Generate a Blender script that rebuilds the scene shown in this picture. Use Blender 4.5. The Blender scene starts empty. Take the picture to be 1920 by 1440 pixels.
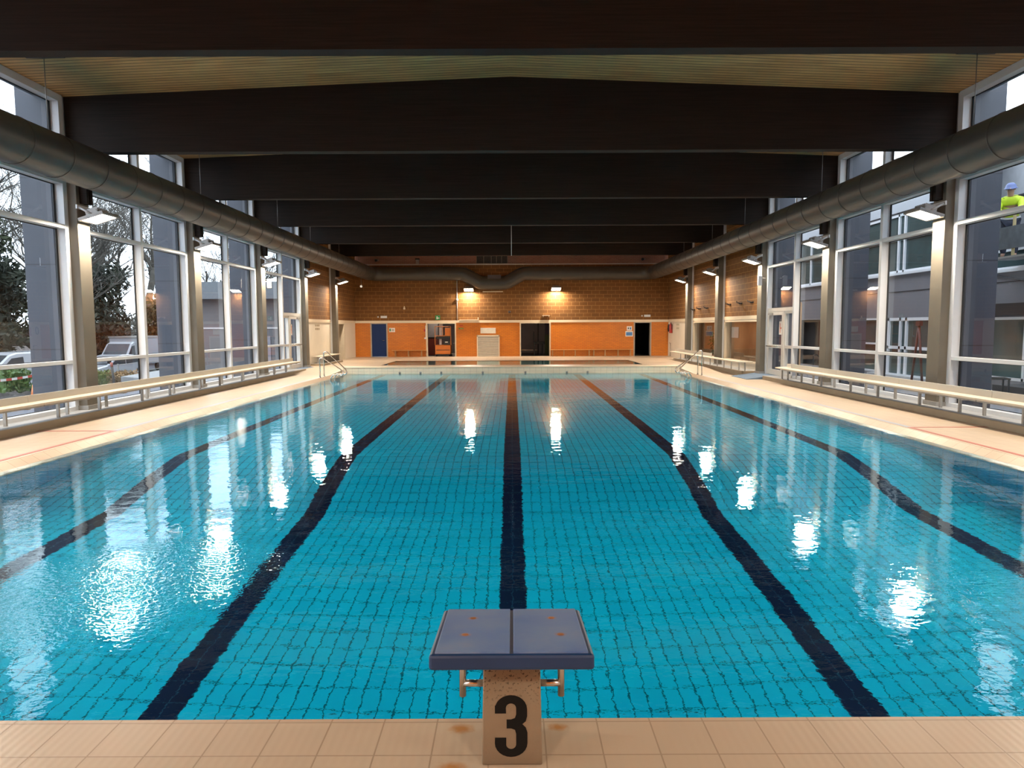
import bpy, math, random
from mathutils import Vector, Matrix, Euler
R = math.radians
scn = bpy.context.scene
col = scn.collection
rng = random.Random(7)

# ------------------------------------------------------------------ camera, sky, exposure
cd = bpy.data.cameras.new('camera')
cam = bpy.data.objects.new('camera', cd)
col.objects.link(cam)
cd.sensor_fit = 'HORIZONTAL'
cd.sensor_width = 36.0
cd.lens = 24.0
cd.clip_start = 0.05
cd.clip_end = 400
cam.location = (0, 0, 1.80)
cam.rotation_euler = (Matrix.Rotation(R(90 - 4.78), 3, 'X') @ Matrix.Rotation(R(-0.25), 3, 'Z')).to_euler()
scn.camera = cam

world = bpy.data.worlds.new('overcast_sky')
scn.world = world
world.use_nodes = True
wn = world.node_tree
wn.nodes.clear()
wo = wn.nodes.new('ShaderNodeOutputWorld')
wb = wn.nodes.new('ShaderNodeBackground')
wr = wn.nodes.new('ShaderNodeValToRGB')
wx = wn.nodes.new('ShaderNodeTexNoise')
wc = wn.nodes.new('ShaderNodeTexCoord')
wx.inputs['Scale'].default_value = 2.2
wx.inputs['Detail'].default_value = 5
wr.color_ramp.elements[0].position = 0.3
wr.color_ramp.elements[0].color = (0.66, 0.76, 0.88, 1)
wr.color_ramp.elements[1].position = 0.72
wr.color_ramp.elements[1].color = (0.86, 0.93, 1.0, 1)
wn.links.new(wc.outputs['Generated'], wx.inputs['Vector'])
wn.links.new(wx.outputs['Fac'], wr.inputs['Fac'])
wn.links.new(wr.outputs['Color'], wb.inputs['Color'])
wb.inputs['Strength'].default_value = 4.4
wn.links.new(wb.outputs[0], wo.inputs['Surface'])

LAMP_POWER = 225.0
LAMP_COLOR = (1.0, 0.86, 0.69)
vs = scn.view_settings
scn.display_settings.display_device = 'sRGB'
vs.view_transform = 'Standard'
vs.look = 'None'
vs.exposure = 0.0
vs.gamma = 1.0
vs.use_curve_mapping = False
cy = scn.cycles
cy.use_denoising = True
cy.max_bounces = 10
cy.diffuse_bounces = 4
cy.glossy_bounces = 5
cy.transmission_bounces = 8
cy.transparent_max_bounces = 24
cy.sample_clamp_indirect = 60.0
cy.blur_glossy = 0.5

# ------------------------------------------------------------------ node helpers
class NT:
    def __init__(s, name):
        s.m = bpy.data.materials.new(name)
        s.m.use_nodes = True
        s.t = s.m.node_tree
        s.t.nodes.clear()
        s.out = s.n('OutputMaterial')
    def n(s, k, **kw):
        nd = s.t.nodes.new('ShaderNode' + k)
        for a, b in kw.items():
            setattr(nd, a, b)
        return nd
    def l(s, a, b):
        s.t.links.new(a, b)
    def math(s, op, a, b=None, c=None):
        nd = s.n('Math', operation=op)
        for i, v in enumerate((a, b, c)):
            if v is None:
                continue
            if isinstance(v, (int, float)):
                nd.inputs[i].default_value = v
            else:
                s.l(v, nd.inputs[i])
        return nd.outputs[0]
    def xyz(s):
        tc = s.n('TexCoord')
        sp = s.n('SeparateXYZ')
        s.l(tc.outputs['Object'], sp.inputs[0])
        return tc.outputs['Object'], sp.outputs
    def comb(s, a, b, c=0.0):
        cb = s.n('CombineXYZ')
        for i, v in enumerate((a, b, c)):
            if isinstance(v, (int, float)):
                cb.inputs[i].default_value = v
            else:
                s.l(v, cb.inputs[i])
        return cb.outputs[0]
    def noise(s, vec, scale, detail=3.0, rough=0.5):
        nz = s.n('TexNoise')
        nz.inputs['Scale'].default_value = scale
        nz.inputs['Detail'].default_value = detail
        nz.inputs['Roughness'].default_value = rough
        if vec is not None:
            s.l(vec, nz.inputs['Vector'])
        return nz.outputs['Fac']
    def ramp(s, fac, *stops):
        r = s.n('ValToRGB')
        e = r.color_ramp.elements
        while len(e) < len(stops):
            e.new(0.5)
        for el, (p, c) in zip(e, stops):
            el.position = p
            el.color = (*c, 1) if len(c) == 3 else c
        s.l(fac, r.inputs[0])
        return r.outputs[0]
    def mix(s, fac, a, b, mode='MIX'):
        mx = s.n('Mix', data_type='RGBA', blend_type=mode)
        for k, v in ((0, fac), (6, a), (7, b)):
            if isinstance(v, (int, float)):
                mx.inputs[k].default_value = v
            elif isinstance(v, tuple):
                mx.inputs[k].default_value = (*v, 1)
            else:
                s.l(v, mx.inputs[k])
        return mx.outputs[2]
    def bump(s, h, strength, dist=0.01):
        b = s.n('Bump')
        b.inputs['Strength'].default_value = strength
        b.inputs['Distance'].default_value = dist
        s.l(h, b.inputs['Height'])
        return b.outputs[0]
    def pbr(s, color, rough=0.5, metal=0.0, normal=None, spec=None, coat=0.0):
        p = s.n('BsdfPrincipled')
        if isinstance(color, tuple):
            p.inputs['Base Color'].default_value = (*color, 1)
        else:
            s.l(color, p.inputs['Base Color'])
        if isinstance(rough, (int, float)):
            p.inputs['Roughness'].default_value = rough
        else:
            s.l(rough, p.inputs['Roughness'])
        p.inputs['Metallic'].default_value = metal
        if spec is not None:
            p.inputs['Specular IOR Level'].default_value = spec
        p.inputs['Coat Weight'].default_value = coat
        if normal is not None:
            s.l(normal, p.inputs['Normal'])
        s.l(p.outputs[0], s.out.inputs['Surface'])
        return s.m
    def brick(s, vec, w, h, mortar, c1, c2, cm, offset=0.5, bias=0.0, smooth=0.1):
        b = s.n('TexBrick')
        b.offset = offset
        b.squash = 1.0
        s.l(vec, b.inputs['Vector'])
        for k, v in (('Color1', c1), ('Color2', c2), ('Mortar', cm)):
            b.inputs[k].default_value = (*v, 1)
        b.inputs['Scale'].default_value = 1.0
        b.inputs['Mortar Size'].default_value = mortar
        b.inputs['Mortar Smooth'].default_value = smooth
        b.inputs['Bias'].default_value = bias
        b.inputs['Brick Width'].default_value = w
        b.inputs['Row Height'].default_value = h
        return b.outputs['Color'], b.outputs['Fac']

MATS = {}
def plain(name, color, rough=0.5, metal=0.0, var=0.06, scale=6.0, **kw):
    if name in MATS:
        return MATS[name]
    t = NT(name)
    o, _ = t.xyz()
    nz = t.noise(o, scale, 4)
    lo = tuple(max(0, c * (1 - var)) for c in color)
    hi = tuple(min(1, c * (1 + var)) for c in color)
    MATS[name] = t.pbr(t.ramp(nz, (0.3, lo), (0.7, hi)), rough, metal, **kw)
    return MATS[name]
def emit(name, color, strength):
    if name in MATS:
        return MATS[name]
    t = NT(name)
    e = t.n('Emission')
    e.inputs[0].default_value = (*color, 1)
    e.inputs[1].default_value = strength
    t.l(e.outputs[0], t.out.inputs['Surface'])
    MATS[name] = t.m
    return t.m

# ------------------------------------------------------------------ mesh helpers
class MB:
    def __init__(s):
        s.v, s.f, s.sm = [], [], []
    def add(s, vs_, fs, smooth=False, M=None):
        b = len(s.v)
        for p in vs_:
            p = Vector(p)
            s.v.append(M @ p if M is not None else p)
        for f in fs:
            s.f.append([b + i for i in f])
            s.sm.append(smooth)
        return s
    def box(s, x0, x1, y0, y1, z0, z1, M=None):
        if x0 > x1: x0, x1 = x1, x0
        if y0 > y1: y0, y1 = y1, y0
        if z0 > z1: z0, z1 = z1, z0
        v = [(x0, y0, z0), (x1, y0, z0), (x1, y1, z0), (x0, y1, z0), (x0, y0, z1), (x1, y0, z1), (x1, y1, z1), (x0, y1, z1)]
        return s.add(v, [(0, 3, 2, 1), (4, 5, 6, 7), (0, 1, 5, 4), (1, 2, 6, 5), (2, 3, 7, 6), (3, 0, 4, 7)], False, M)
    def prism(s, poly, axis, a, b, M=None):
        def P(u, v, w):
            return (w, u, v) if axis == 'x' else (u, w, v) if axis == 'y' else (u, v, w)
        n = len(poly)
        area = sum(poly[i][0] * poly[(i + 1) % n][1] - poly[(i + 1) % n][0] * poly[i][1] for i in range(n))
        if (area < 0) != (axis == 'y'):
            poly = poly[::-1]
        vs_ = [P(u, v, a) for u, v in poly] + [P(u, v, b) for u, v in poly]
        fs = [tuple(range(n))[::-1], tuple(range(n, 2 * n))]
        fs += [(i, (i + 1) % n, n + (i + 1) % n, n + i) for i in range(n)]
        if a > b:
            fs = [f[::-1] for f in fs]
        return s.add(vs_, fs, False, M)
    def tube(s, pts, r, seg=10, caps=True, M=None):
        pts = [Vector(p) for p in pts]
        n = len(pts)
        rad = r if isinstance(r, (list, tuple)) else [r] * n
        d0 = (pts[1] - pts[0]).normalized()
        up = Vector((0, 0, 1)) if abs(d0.z) < 0.9 else Vector((1, 0, 0))
        a = d0.cross(up).normalized()
        vs_ = []
        for i, p in enumerate(pts):
            d = (pts[min(i + 1, n - 1)] - pts[max(i - 1, 0)]).normalized()
            a = (a - d * a.dot(d)).normalized()
            b = d.cross(a)
            for k in range(seg):
                t = 2 * math.pi * k / seg
                vs_.append(p + (a * math.cos(t) + b * math.sin(t)) * rad[i])
        fs = [(i * seg + k, i * seg + (k + 1) % seg, (i + 1) * seg + (k + 1) % seg, (i + 1) * seg + k) for i in range(n - 1) for k in range(seg)]
        s.add(vs_, fs, True, M)
        if caps:
            b = len(s.v) - len(vs_)
            s.f.append([b + k for k in range(seg)][::-1]); s.sm.append(False)
            s.f.append([b + (n - 1) * seg + k for k in range(seg)]); s.sm.append(False)
        return s
    def lathe(s, prof, seg=24, M=None):
        n = len(prof)
        vs_ = [(r * math.cos(2 * math.pi * k / seg), r * math.sin(2 * math.pi * k / seg), z) for r, z in prof for k in range(seg)]
        fs = [(i * seg + k, i * seg + (k + 1) % seg, (i + 1) * seg + (k + 1) % seg, (i + 1) * seg + k) for i in range(n - 1) for k in range(seg)]
        return s.add(vs_, fs, True, M)
    def ball(s, c, r, seg=14, rings=8, M=None):
        rx, ry, rz = r if isinstance(r, (list, tuple)) else (r, r, r)
        vs_, fs = [], []
        for i in range(rings + 1):
            a = math.pi * i / rings
            for k in range(seg):
                b = 2 * math.pi * k / seg
                vs_.append((c[0] + rx * math.sin(a) * math.cos(b), c[1] + ry * math.sin(a) * math.sin(b), c[2] - rz * math.cos(a)))
        for i in range(rings):
            for k in range(seg):
                fs.append((i * seg + k, i * seg + (k + 1) % seg, (i + 1) * seg + (k + 1) % seg, (i + 1) * seg + k))
        return s.add(vs_, fs, True, M)
    def build(s, name, mat, parent=None, loc=None, bevel=0, **props):
        me = bpy.data.meshes.new(name)
        me.from_pydata([tuple(p) for p in s.v], [], s.f)
        me.polygons.foreach_set('use_smooth', s.sm)
        me.update()
        o = bpy.data.objects.new(name, me)
        col.objects.link(o)
        me.materials.append(mat)
        if parent is not None:
            o.parent = parent
        if loc is not None:
            o.location = loc
        if bevel:
            md = o.modifiers.new('bevel', 'BEVEL')
            md.width = bevel
            md.segments = 2
            md.limit_method = 'ANGLE'
            md.angle_limit = R(40)
        for k, v in props.items():
            o[k] = v
        return o

def box(name, mat, b, parent=None, bevel=0, **props):
    return MB().box(*b).build(name, mat, parent, None, bevel, **props)
def empty(name, loc, rz=0, **props):
    o = bpy.data.objects.new(name, None)
    col.objects.link(o)
    o.location = loc
    o.rotation_euler = (0, 0, rz)
    o.empty_display_size = 0.2
    for k, v in props.items():
        o[k] = v
    return o
def copy_tree(o, parent=None):
    c = o.copy()
    col.objects.link(c)
    c.parent = parent
    for ch in list(o.children):
        copy_tree(ch, c)
    return c
def copy_thing(src, loc, rz=None, **props):
    c = copy_tree(src)
    c.location = loc
    if rz is not None:
        c.rotation_euler = (0, 0, rz)
    for k, v in props.items():
        c[k] = v
    return c
ST = {'kind': 'structure'}

# ------------------------------------------------------------------ dimensions (metres; y runs down the hall, deck level z = 0)
BAY = 5.05
CY = [14.2 + BAY * k for k in range(-3, 5)]          # column lines
FAR = 39.6
BACK = -2.2
WX = 9.05                                            # wall and glazing plane
PX, PY0, PY1 = 6.77, 3.01, 27.92                     # swimming pool
WATER = -0.085
GLZ_L = (CY[0], CY[6])                               # glazed stretch on the left, on the right
GLZ_R = (CY[0], CY[5])

# ------------------------------------------------------------------ materials of the shell
def deck_tiles():
    t = NT('deck_tiles')
    o, c = t.xyz()
    v = t.comb(t.math('ADD', c[0], 0.105), t.math('ADD', c[1], 0.17))
    colr, fac = t.brick(v, 0.2425, 0.2425, 0.0035, (0.525, 0.408, 0.295), (0.485, 0.375, 0.268), (0.27, 0.18, 0.11), 0.0)
    big = t.noise(o, 0.7, 4)
    colr = t.mix(0.35, colr, t.ramp(big, (0.3, (0.47, 0.36, 0.255)), (0.7, (0.56, 0.44, 0.325))))
    # rust stains by the starting block
    for sx, sy, sr in ((-0.235, 2.93, 0.045), (0.2, 2.94, 0.035), (-0.25, 2.655, 0.05)):
        d = t.math('SQRT', t.math('ADD', t.math('POWER', t.math('MULTIPLY', t.math('SUBTRACT', c[0], sx), 0.62), 2), t.math('POWER', t.math('SUBTRACT', c[1], sy), 2)))
        d = t.math('ADD', d, t.math('MULTIPLY', t.noise(o, 40, 3), 0.03))
        k = t.ramp(d, (0.25 * sr + 0.015, (0.85,) * 3), (sr + 0.015, (0, 0, 0)))
        colr = t.mix(k, colr, (0.42, 0.17, 0.03))
    ribs = t.math('SINE', t.math('MULTIPLY', c[0], 2 * math.pi / 0.0404))
    h = t.math('ADD', t.math('MULTIPLY', fac, -1.0), t.math('MULTIPLY', ribs, 0.12))
    return t.pbr(colr, 0.38, 0, t.bump(h, 0.35, 0.004))
def pool_tiles():
    t = NT('pool_tiles')
    o, c = t.xyz()
    v = t.comb(t.math('ADD', c[0], 0.06625 * 2), c[1])
    colr, fac = t.brick(v, 0.1325, 0.265, 0.006, (0.002, 0.51, 0.79), (0.003, 0.55, 0.83), (0.003, 0.15, 0.24), 0.0)
    return t.pbr(colr, 0.5, 0, None, 0.05)
def lane_tiles():
    t = NT('lane_tiles')
    o, c = t.xyz()
    v = t.comb(t.math('ADD', c[0], 0.06625 * 2), c[1])
    colr, fac = t.brick(v, 0.1325, 0.265, 0.004, (0.004, 0.012, 0.045), (0.005, 0.016, 0.055), (0.02, 0.09, 0.14), 0.0)
    return t.pbr(colr, 0.5, 0, None, 0.05)
def wall_tiles(name, c1, c2, cm, w, h, axis, m=0.004, off=0.0, rough=0.35, bump=0.3):
    t = NT(name)
    o, c = t.xyz()
    u = c[0] if axis == 'x' else c[1]
    colr, fac = t.brick(t.comb(u, c[2]), w, h, m, c1, c2, cm, off)
    big = t.noise(o, 0.9, 4)
    colr = t.mix(0.25, colr, t.ramp(big, (0.35, (0.55,) * 3), (0.65, (1.0,) * 3)), 'MULTIPLY')
    fine = t.noise(o, 35, 3)
    hh = t.math('ADD', t.math('MULTIPLY', fac, -1.0), t.math('MULTIPLY', fine, 0.5))
    return t.pbr(colr, rough, 0, t.bump(hh, bump, 0.012))
def split_block(axis):
    return wall_tiles('split_block_' + axis, (0.195, 0.076, 0.011), (0.160, 0.062, 0.009), (0.38, 0.19, 0.05), 0.46, 0.215, axis, 0.009, 0.5, 0.8, 0.6)
def orange_brick(axis):
    return wall_tiles('orange_brick_' + axis, (0.68, 0.20, 0.006), (0.59, 0.16, 0.005), (0.42, 0.14, 0.012), 0.24, 0.075, axis, 0.008, 0.5, 0.45, 0.35)
def red_brick(axis):
    return wall_tiles('red_brick_' + axis, (0.40, 0.19, 0.13), (0.33, 0.15, 0.105), (0.35, 0.25, 0.2), 0.22, 0.075, axis, 0.01, 0.5, 0.8, 0.3)
def slat_ceiling():
    t = NT('slatted_pine')
    o, c = t.xyz()
    y = t.math('MULTIPLY', c[1], 1 / 0.125)
    fr = t.math('FRACT', y)
    gap = t.math('GREATER_THAN', fr, 0.84)
    idx = t.math('FLOOR', y)
    g = t.noise(t.comb(t.math('MULTIPLY', c[0], 0.5), t.math('MULTIPLY', idx, 7.3)), 2.0, 4)
    cc = t.ramp(g, (0.3, (0.42, 0.23, 0.085)), (0.7, (0.62, 0.37, 0.15)))
    cc = t.mix(gap, cc, (0.035, 0.02, 0.01))
    return t.pbr(cc, 0.6, 0, t.bump(t.math('MULTIPLY', gap, -1), 0.6, 0.02))
def dark_beam():
    t = NT('dark_glulam')
    o, c = t.xyz()
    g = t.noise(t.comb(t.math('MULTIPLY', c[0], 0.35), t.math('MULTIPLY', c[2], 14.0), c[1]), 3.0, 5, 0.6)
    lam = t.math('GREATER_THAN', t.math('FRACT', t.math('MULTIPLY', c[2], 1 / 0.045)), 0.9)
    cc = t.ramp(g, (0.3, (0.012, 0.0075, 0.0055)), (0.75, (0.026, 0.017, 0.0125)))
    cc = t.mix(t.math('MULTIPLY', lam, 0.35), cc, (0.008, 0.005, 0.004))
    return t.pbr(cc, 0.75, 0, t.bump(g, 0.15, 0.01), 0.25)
def water_mat(name, amp=1.0):
    t = NT(name)
    o, c = t.xyz()
    n1 = t.noise(t.comb(t.math('MULTIPLY', c[0], 0.55), c[1]), 0.8, 2, 0.45)
    n2 = t.noise(t.comb(c[0], t.math('MULTIPLY', c[1], 1.25), 3.0), 4.6, 2, 0.5)
    n3 = t.noise(t.comb(c[0], t.math('MULTIPLY', c[1], 1.5), 9.0), 19.0, 2, 0.5)
    patch = t.ramp(t.noise(o, 0.22, 2), (0.40, (0.6,) * 3), (0.66, (1.2,) * 3))
    for px_, py_, rr, k in ((-2.8, 4.95, 1.2, 13.0), (3.6, 4.8, 1.0, 2.5), (4.6, 4.0, 1.1, 4.0), (-4.2, 4.3, 1.3, 4.0)):
        # water stirred by the inlet nozzles
        d = t.math('SQRT', t.math('ADD', t.math('POWER', t.math('SUBTRACT', c[0], px_), 2), t.math('POWER', t.math('SUBTRACT', c[1], py_), 2)))
        patch = t.math('ADD', patch, t.math('MULTIPLY', t.math('MAXIMUM', t.math('SUBTRACT', 1.0, t.math('DIVIDE', d, rr)), 0.0), k))
    h = t.math('ADD', t.math('MULTIPLY', n1, 0.010), t.math('MULTIPLY', n2, 0.0026))
    h = t.math('ADD', h, t.math('MULTIPLY', t.math('MULTIPLY', n3, 0.0007), patch))
    b = t.n('Bump')
    b.inputs['Strength'].default_value = 1.0
    b.inputs['Distance'].default_value = amp
    t.l(h, b.inputs['Height'])
    g = t.n('BsdfGlass')
    g.inputs['IOR'].default_value = 1.333
    g.inputs['Roughness'].default_value = 0.0
    g.inputs['Color'].default_value = (0.90, 1.0, 1.0, 1)
    t.l(b.outputs[0], g.inputs['Normal'])
    t.l(g.outputs[0], t.out.inputs['Surface'])
    return t.m
def thin_glass():
    t = NT('window_glass')
    lw = t.n('LayerWeight')
    lw.inputs['Blend'].default_value = 0.5
    sch = t.math('ADD', 0.075, t.math('MULTIPLY', t.math('POWER', lw.outputs['Facing'], 5.0), 0.9))
    tr = t.n('BsdfTransparent')
    tr.inputs[0].default_value = (0.90, 0.93, 0.95, 1)
    gl = t.n('BsdfGlossy')
    gl.inputs['Roughness'].default_value = 0.0
    mx = t.n('MixShader')
    t.l(sch, mx.inputs[0])
    t.l(tr.outputs[0], mx.inputs[1])
    t.l(gl.outputs[0], mx.inputs[2])
    t.l(mx.outputs[0], t.out.inputs['Surface'])
    return t.m

DECK = deck_tiles()
BEAM = dark_beam()
GLASS = thin_glass()
WHITE = plain('white_frame', (0.60, 0.615, 0.635), 0.35, 0, 0.02)
CREAM = plain('cream_paint', (0.70, 0.58, 0.42), 0.5, 0, 0.04, 2)
TAUPE = plain('taupe_concrete', (0.138, 0.120, 0.092), 0.6, 0, 0.06, 3)
PLINTH = plain('plinth_concrete', (0.30, 0.24, 0.165), 0.6, 0, 0.06, 3)
BLACK = plain('black_rubber', (0.012, 0.013, 0.015), 0.5, 0, 0.05)
STEEL = plain('stainless_steel', (0.62, 0.60, 0.57), 0.25, 1.0, 0.04)
GALV = plain('grey_steel', (0.32, 0.31, 0.29), 0.45, 0.4, 0.08)
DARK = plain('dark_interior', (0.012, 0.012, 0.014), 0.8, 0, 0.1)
WHITEWALL = plain('white_wall', (0.72, 0.64, 0.52), 0.6, 0, 0.03, 1.5)

# ------------------------------------------------------------------ floor, pool basin, water
def poly_slab(m, x0, x1, y0, y1, z0, z1):
    m.box(x0, x1, y0, y1, z0, z1)
dk = MB()
EX = 6.92                                             # the deck's edge; a tiled strip slopes from it to the water
dk.box(-WX - 0.6, WX + 0.6, BACK - 0.3, PY0, -0.3, 0)
for s in (-1, 1):
    dk.box(s * EX, s * (WX + 0.6), PY0, 26.0, -0.3, 0)
    dk.prism([(26.0, -0.3), (28.4, -0.3), (28.4, 0.1), (26.0, 0.0)], 'x', min(s * EX, s * (WX + .6)), max(s * EX, s * (WX + .6)))
    dk.box(s * EX, s * (WX + 0.6), 28.4, FAR + 0.3, -0.3, 0.1)
SPX, SPY0, SPY1 = 5.9, 30.75, 34.6                    # the small pool
dk.box(-EX, EX, 28.4, SPY0, -0.3, 0.1)
dk.box(-EX, EX, SPY1, FAR + 0.3, -0.3, 0.1)
for s in (-1, 1):
    dk.box(s * SPX, s * EX, SPY0, SPY1, -0.3, 0.1)
dk.build('floor', DECK, **ST)

FL = [(PY0, -2.255), (8.9, -2.255), (10.9, -0.985), (PY1, -0.985)]
pb = MB()
for (ya, za), (yb, zb) in zip(FL, FL[1:]):
    pb.add([(-PX, ya, za), (PX, ya, za), (PX, yb, zb), (-PX, yb, zb)], [(0, 1, 2, 3)])
basin = pb.build('pool_basin', pool_tiles(), **ST)
sw = MB()
for s in (-1, 1):
    pts = [(s * PX, y, z) for y, z in FL] + [(s * PX, PY1, -0.4), (s * PX, PY0, -0.4)]
    sw.add(pts, [tuple(range(6)) if s < 0 else tuple(range(6))[::-1]])
sw.add([(-PX, PY0, -2.255), (PX, PY0, -2.255), (PX, PY0, -0.4), (-PX, PY0, -0.4)], [(0, 3, 2, 1)])
sw.add([(-PX, PY1, -0.985), (PX, PY1, -0.985), (PX, PY1, -0.4), (-PX, PY1, -0.4)], [(0, 1, 2, 3)])
sw.build('basin_wall', wall_tiles('basin_side_tiles', (0.008, 0.42, 0.68), (0.01, 0.46, 0.72), (0.008, 0.13, 0.2), 0.265, 0.1325, 'y'), basin)
ed = MB()
for s in (-1, 1):
    # the sloping overflow strip beside the water
    a = [(s * EX, PY0, 0.0), (s * EX, PY1, 0.0), (s * PX, PY1, -0.10), (s * PX, PY0, -0.10), (s * PX, PY0, -0.4), (s * PX, PY1, -0.4)]
    f = [(0, 1, 2, 3), (3, 2, 5, 4)]
    ed.add(a, [q[::-1] for q in f] if s > 0 else f)
ed.add([(-PX, PY0, 0), (PX, PY0, 0), (PX, PY0, -0.4), (-PX, PY0, -0.4)], [(0, 1, 2, 3)])
ed.build('overflow_edge', wall_tiles('edge_tiles', (0.66, 0.49, 0.35), (0.62, 0.46, 0.32), (0.42, 0.29, 0.19), 0.2425, 0.1, 'y'), basin)
for k in range(-2, 3):
    ln = MB()
    x = 2.65 * k
    for (ya, za), (yb, zb) in zip(FL, FL[1:]):
        ln.add([(x - 0.1325, ya, za + 0.004), (x + 0.1325, ya, za + 0.004), (x + 0.1325, yb, zb + 0.004), (x - 0.1325, yb, zb + 0.004)], [(0, 1, 2, 3)])
    ln.build('lane_line', MATS.setdefault('lane', lane_tiles()), basin)
# bulkhead at the far end
bk = MB()
bk.box(-EX, EX, PY1, 28.4, -0.5, 0.15)
bulk = bk.build('trim_1', wall_tiles('bulkhead_tiles', (0.82, 0.73, 0.56), (0.78, 0.69, 0.53), (0.5, 0.43, 0.32), 0.2425, 0.2425, 'x'), **ST)
box('coping', CREAM, (-EX, EX, PY1 - 0.03, 28.42, 0.15, 0.18), bulk)
for k, x in enumerate((-4.6, -3.75, -2.9, -1.2, 0.55, 2.25, 3.1)):
    MB().lathe([(0.0, 0), (0.045, 0), (0.045, 0.012), (0.0, 0.012)], 12, Matrix.Translation((x, PY1 + 0.002, -0.05)) @ Matrix.Rotation(R(90), 4, 'X')).build('inlet_nozzle', GALV, bulk)

WATERMAT = water_mat('pool_water_surface')
water = MB().add([(-PX, PY0, WATER), (PX, PY0, WATER), (PX, PY1, WATER), (-PX, PY1, WATER)], [(0, 1, 2, 3)]).build('pool_water', WATERMAT, kind='stuff', label='rippling clear water filling the large swimming pool with lane lines', category='water')
sb = MB()
sb.add([(-SPX, SPY0, -0.45), (SPX, SPY0, -0.45), (SPX, SPY1, -0.45), (-SPX, SPY1, -0.45), (-SPX, SPY0, 0.1), (SPX, SPY0, 0.1), (SPX, SPY1, 0.1), (-SPX, SPY1, 0.1)],
       [(0, 1, 2, 3), (0, 4, 5, 1), (2, 6, 7, 3), (1, 5, 6, 2), (3, 7, 4, 0)])
sb.build('small_pool_basin', MATS.setdefault('smallpool', wall_tiles('small_pool_tiles', (0.22, 0.48, 0.52), (0.24, 0.50, 0.54), (0.05, 0.2, 0.24), 0.2425, 0.2425, 'x')), **ST)
swater = MB().add([(-SPX, SPY0, 0.092), (SPX, SPY0, 0.092), (SPX, SPY1, 0.092), (-SPX, SPY1, 0.092)], [(0, 1, 2, 3)]).build('small_pool_water', WATERMAT, kind='stuff', label='still water in the small shallow pool behind the tiled bulkhead', category='water')

# ------------------------------------------------------------------ shell
CEIL = lambda x: 6.78 - 0.0395 * abs(x)
ce = MB()
for s in (-1, 1):
    p = [(0, BACK, CEIL(0)), (s * (WX + .1), BACK, CEIL(WX + .1)), (s * (WX + .1), FAR + .6, CEIL(WX + .1)), (0, FAR + .6, CEIL(0))]
    ce.add(p, [(0, 1, 2, 3) if s < 0 else (3, 2, 1, 0)])
ceiling = ce.build('ceiling', slat_ceiling(), **ST)
rf = MB()
for s in (-1, 1):
    rf.prism([(0, CEIL(0) + 0.02), (s * 9.5, CEIL(9.5) + 0.02), (s * 9.5, CEIL(9.5) + 0.45), (0, CEIL(0) + 0.5)], 'y', BACK - 0.3, FAR + 1.0)
rf.build('roof', plain('roof_sheet', (0.12, 0.125, 0.135), 0.7), **ST)
for k, y in enumerate(CY):
    b = MB()
    b.prism([(-8.95, 5.34), (8.95, 5.34), (8.95, CEIL(8.95)), (0, CEIL(0)), (-8.95, CEIL(8.95))], 'y', y - 0.11, y + 0.11)
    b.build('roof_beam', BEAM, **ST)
# far wall
fw = MB()
OPEN = ((-8.12, -7.23, 0.1, 2.08), (-4.91, -3.27, 0.1, 2.08), (0.51, 2.2, 0.1, 2.08), (7.1, 8.02, 0.1, 2.08))
xs = [-WX - .1] + [v for o in OPEN for v in o[:2]] + [WX + .1]
for a, b in zip(xs[0::2], xs[1::2]):
    fw.box(a, b, FAR, FAR + 0.3, 0.1, 2.05)
fw.build('wall_far', orange_brick('x'), **ST)
box('trim_2', CREAM, (-WX, WX, FAR - 0.03, FAR + 0.3, 2.05, 2.19), **ST)
box('wall_far_upper', split_block('x'), (-WX - .1, WX + .1, FAR, FAR + 0.3, 2.19, 5.35), **ST)
box('trim_3', plain('ledge_render', (0.50, 0.46, 0.42), 0.7), (-WX, WX, FAR - 0.02, FAR + 0.6, 5.35, 5.42), **ST)
box('wall_far_top', red_brick('x'), (-WX - .1, WX + .1, FAR + 0.5, FAR + 0.7, 5.42, 6.9), **ST)
box('wall_back', orange_brick('x'), (-WX - .1, WX + .1, BACK - 0.3, BACK, 0, 6.9), **ST)
# side walls of block with a white lower part beyond the glazing
def side_wall(s, y0, name, windows, doors):
    X0, X1 = s * WX, s * (WX + 0.3)
    box('wall_%s_upper' % name, split_block('y'), (X0, X1, y0, FAR + .3, 2.19, 6.8), **ST)
    bandm = MB()
    bandm.box(s * (WX - 0.03), X1, y0, FAR + .3, 2.05, 2.19)
    bandm.build('trim_4' if s < 0 else 'trim_5', CREAM, **ST)
    w = MB()
    y = y0
    for a, b, z0, z1 in sorted(windows + doors):
        w.box(X0, X1, y, a, 0, 2.05)
        if z0 > 0.2:
            w.box(X0, X1, a, b, 0, z0)
        if z1 < 2.04:
            w.box(X0, X1, a, b, z1, 2.05)
        y = b
    w.box(X0, X1, y, FAR + .3, 0, 2.05)
    return w.build('wall_%s' % name, WHITEWALL, **ST)
side_wall(-1, CY[6], 'left', [], [(35.6, 36.9, 0.1, 2.05)])
side_wall(1, CY[5], 'right', [(25.1, 29.12, 0.42, 2.0), (30.4, 34.15, 0.42, 2.0)], [])

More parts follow.
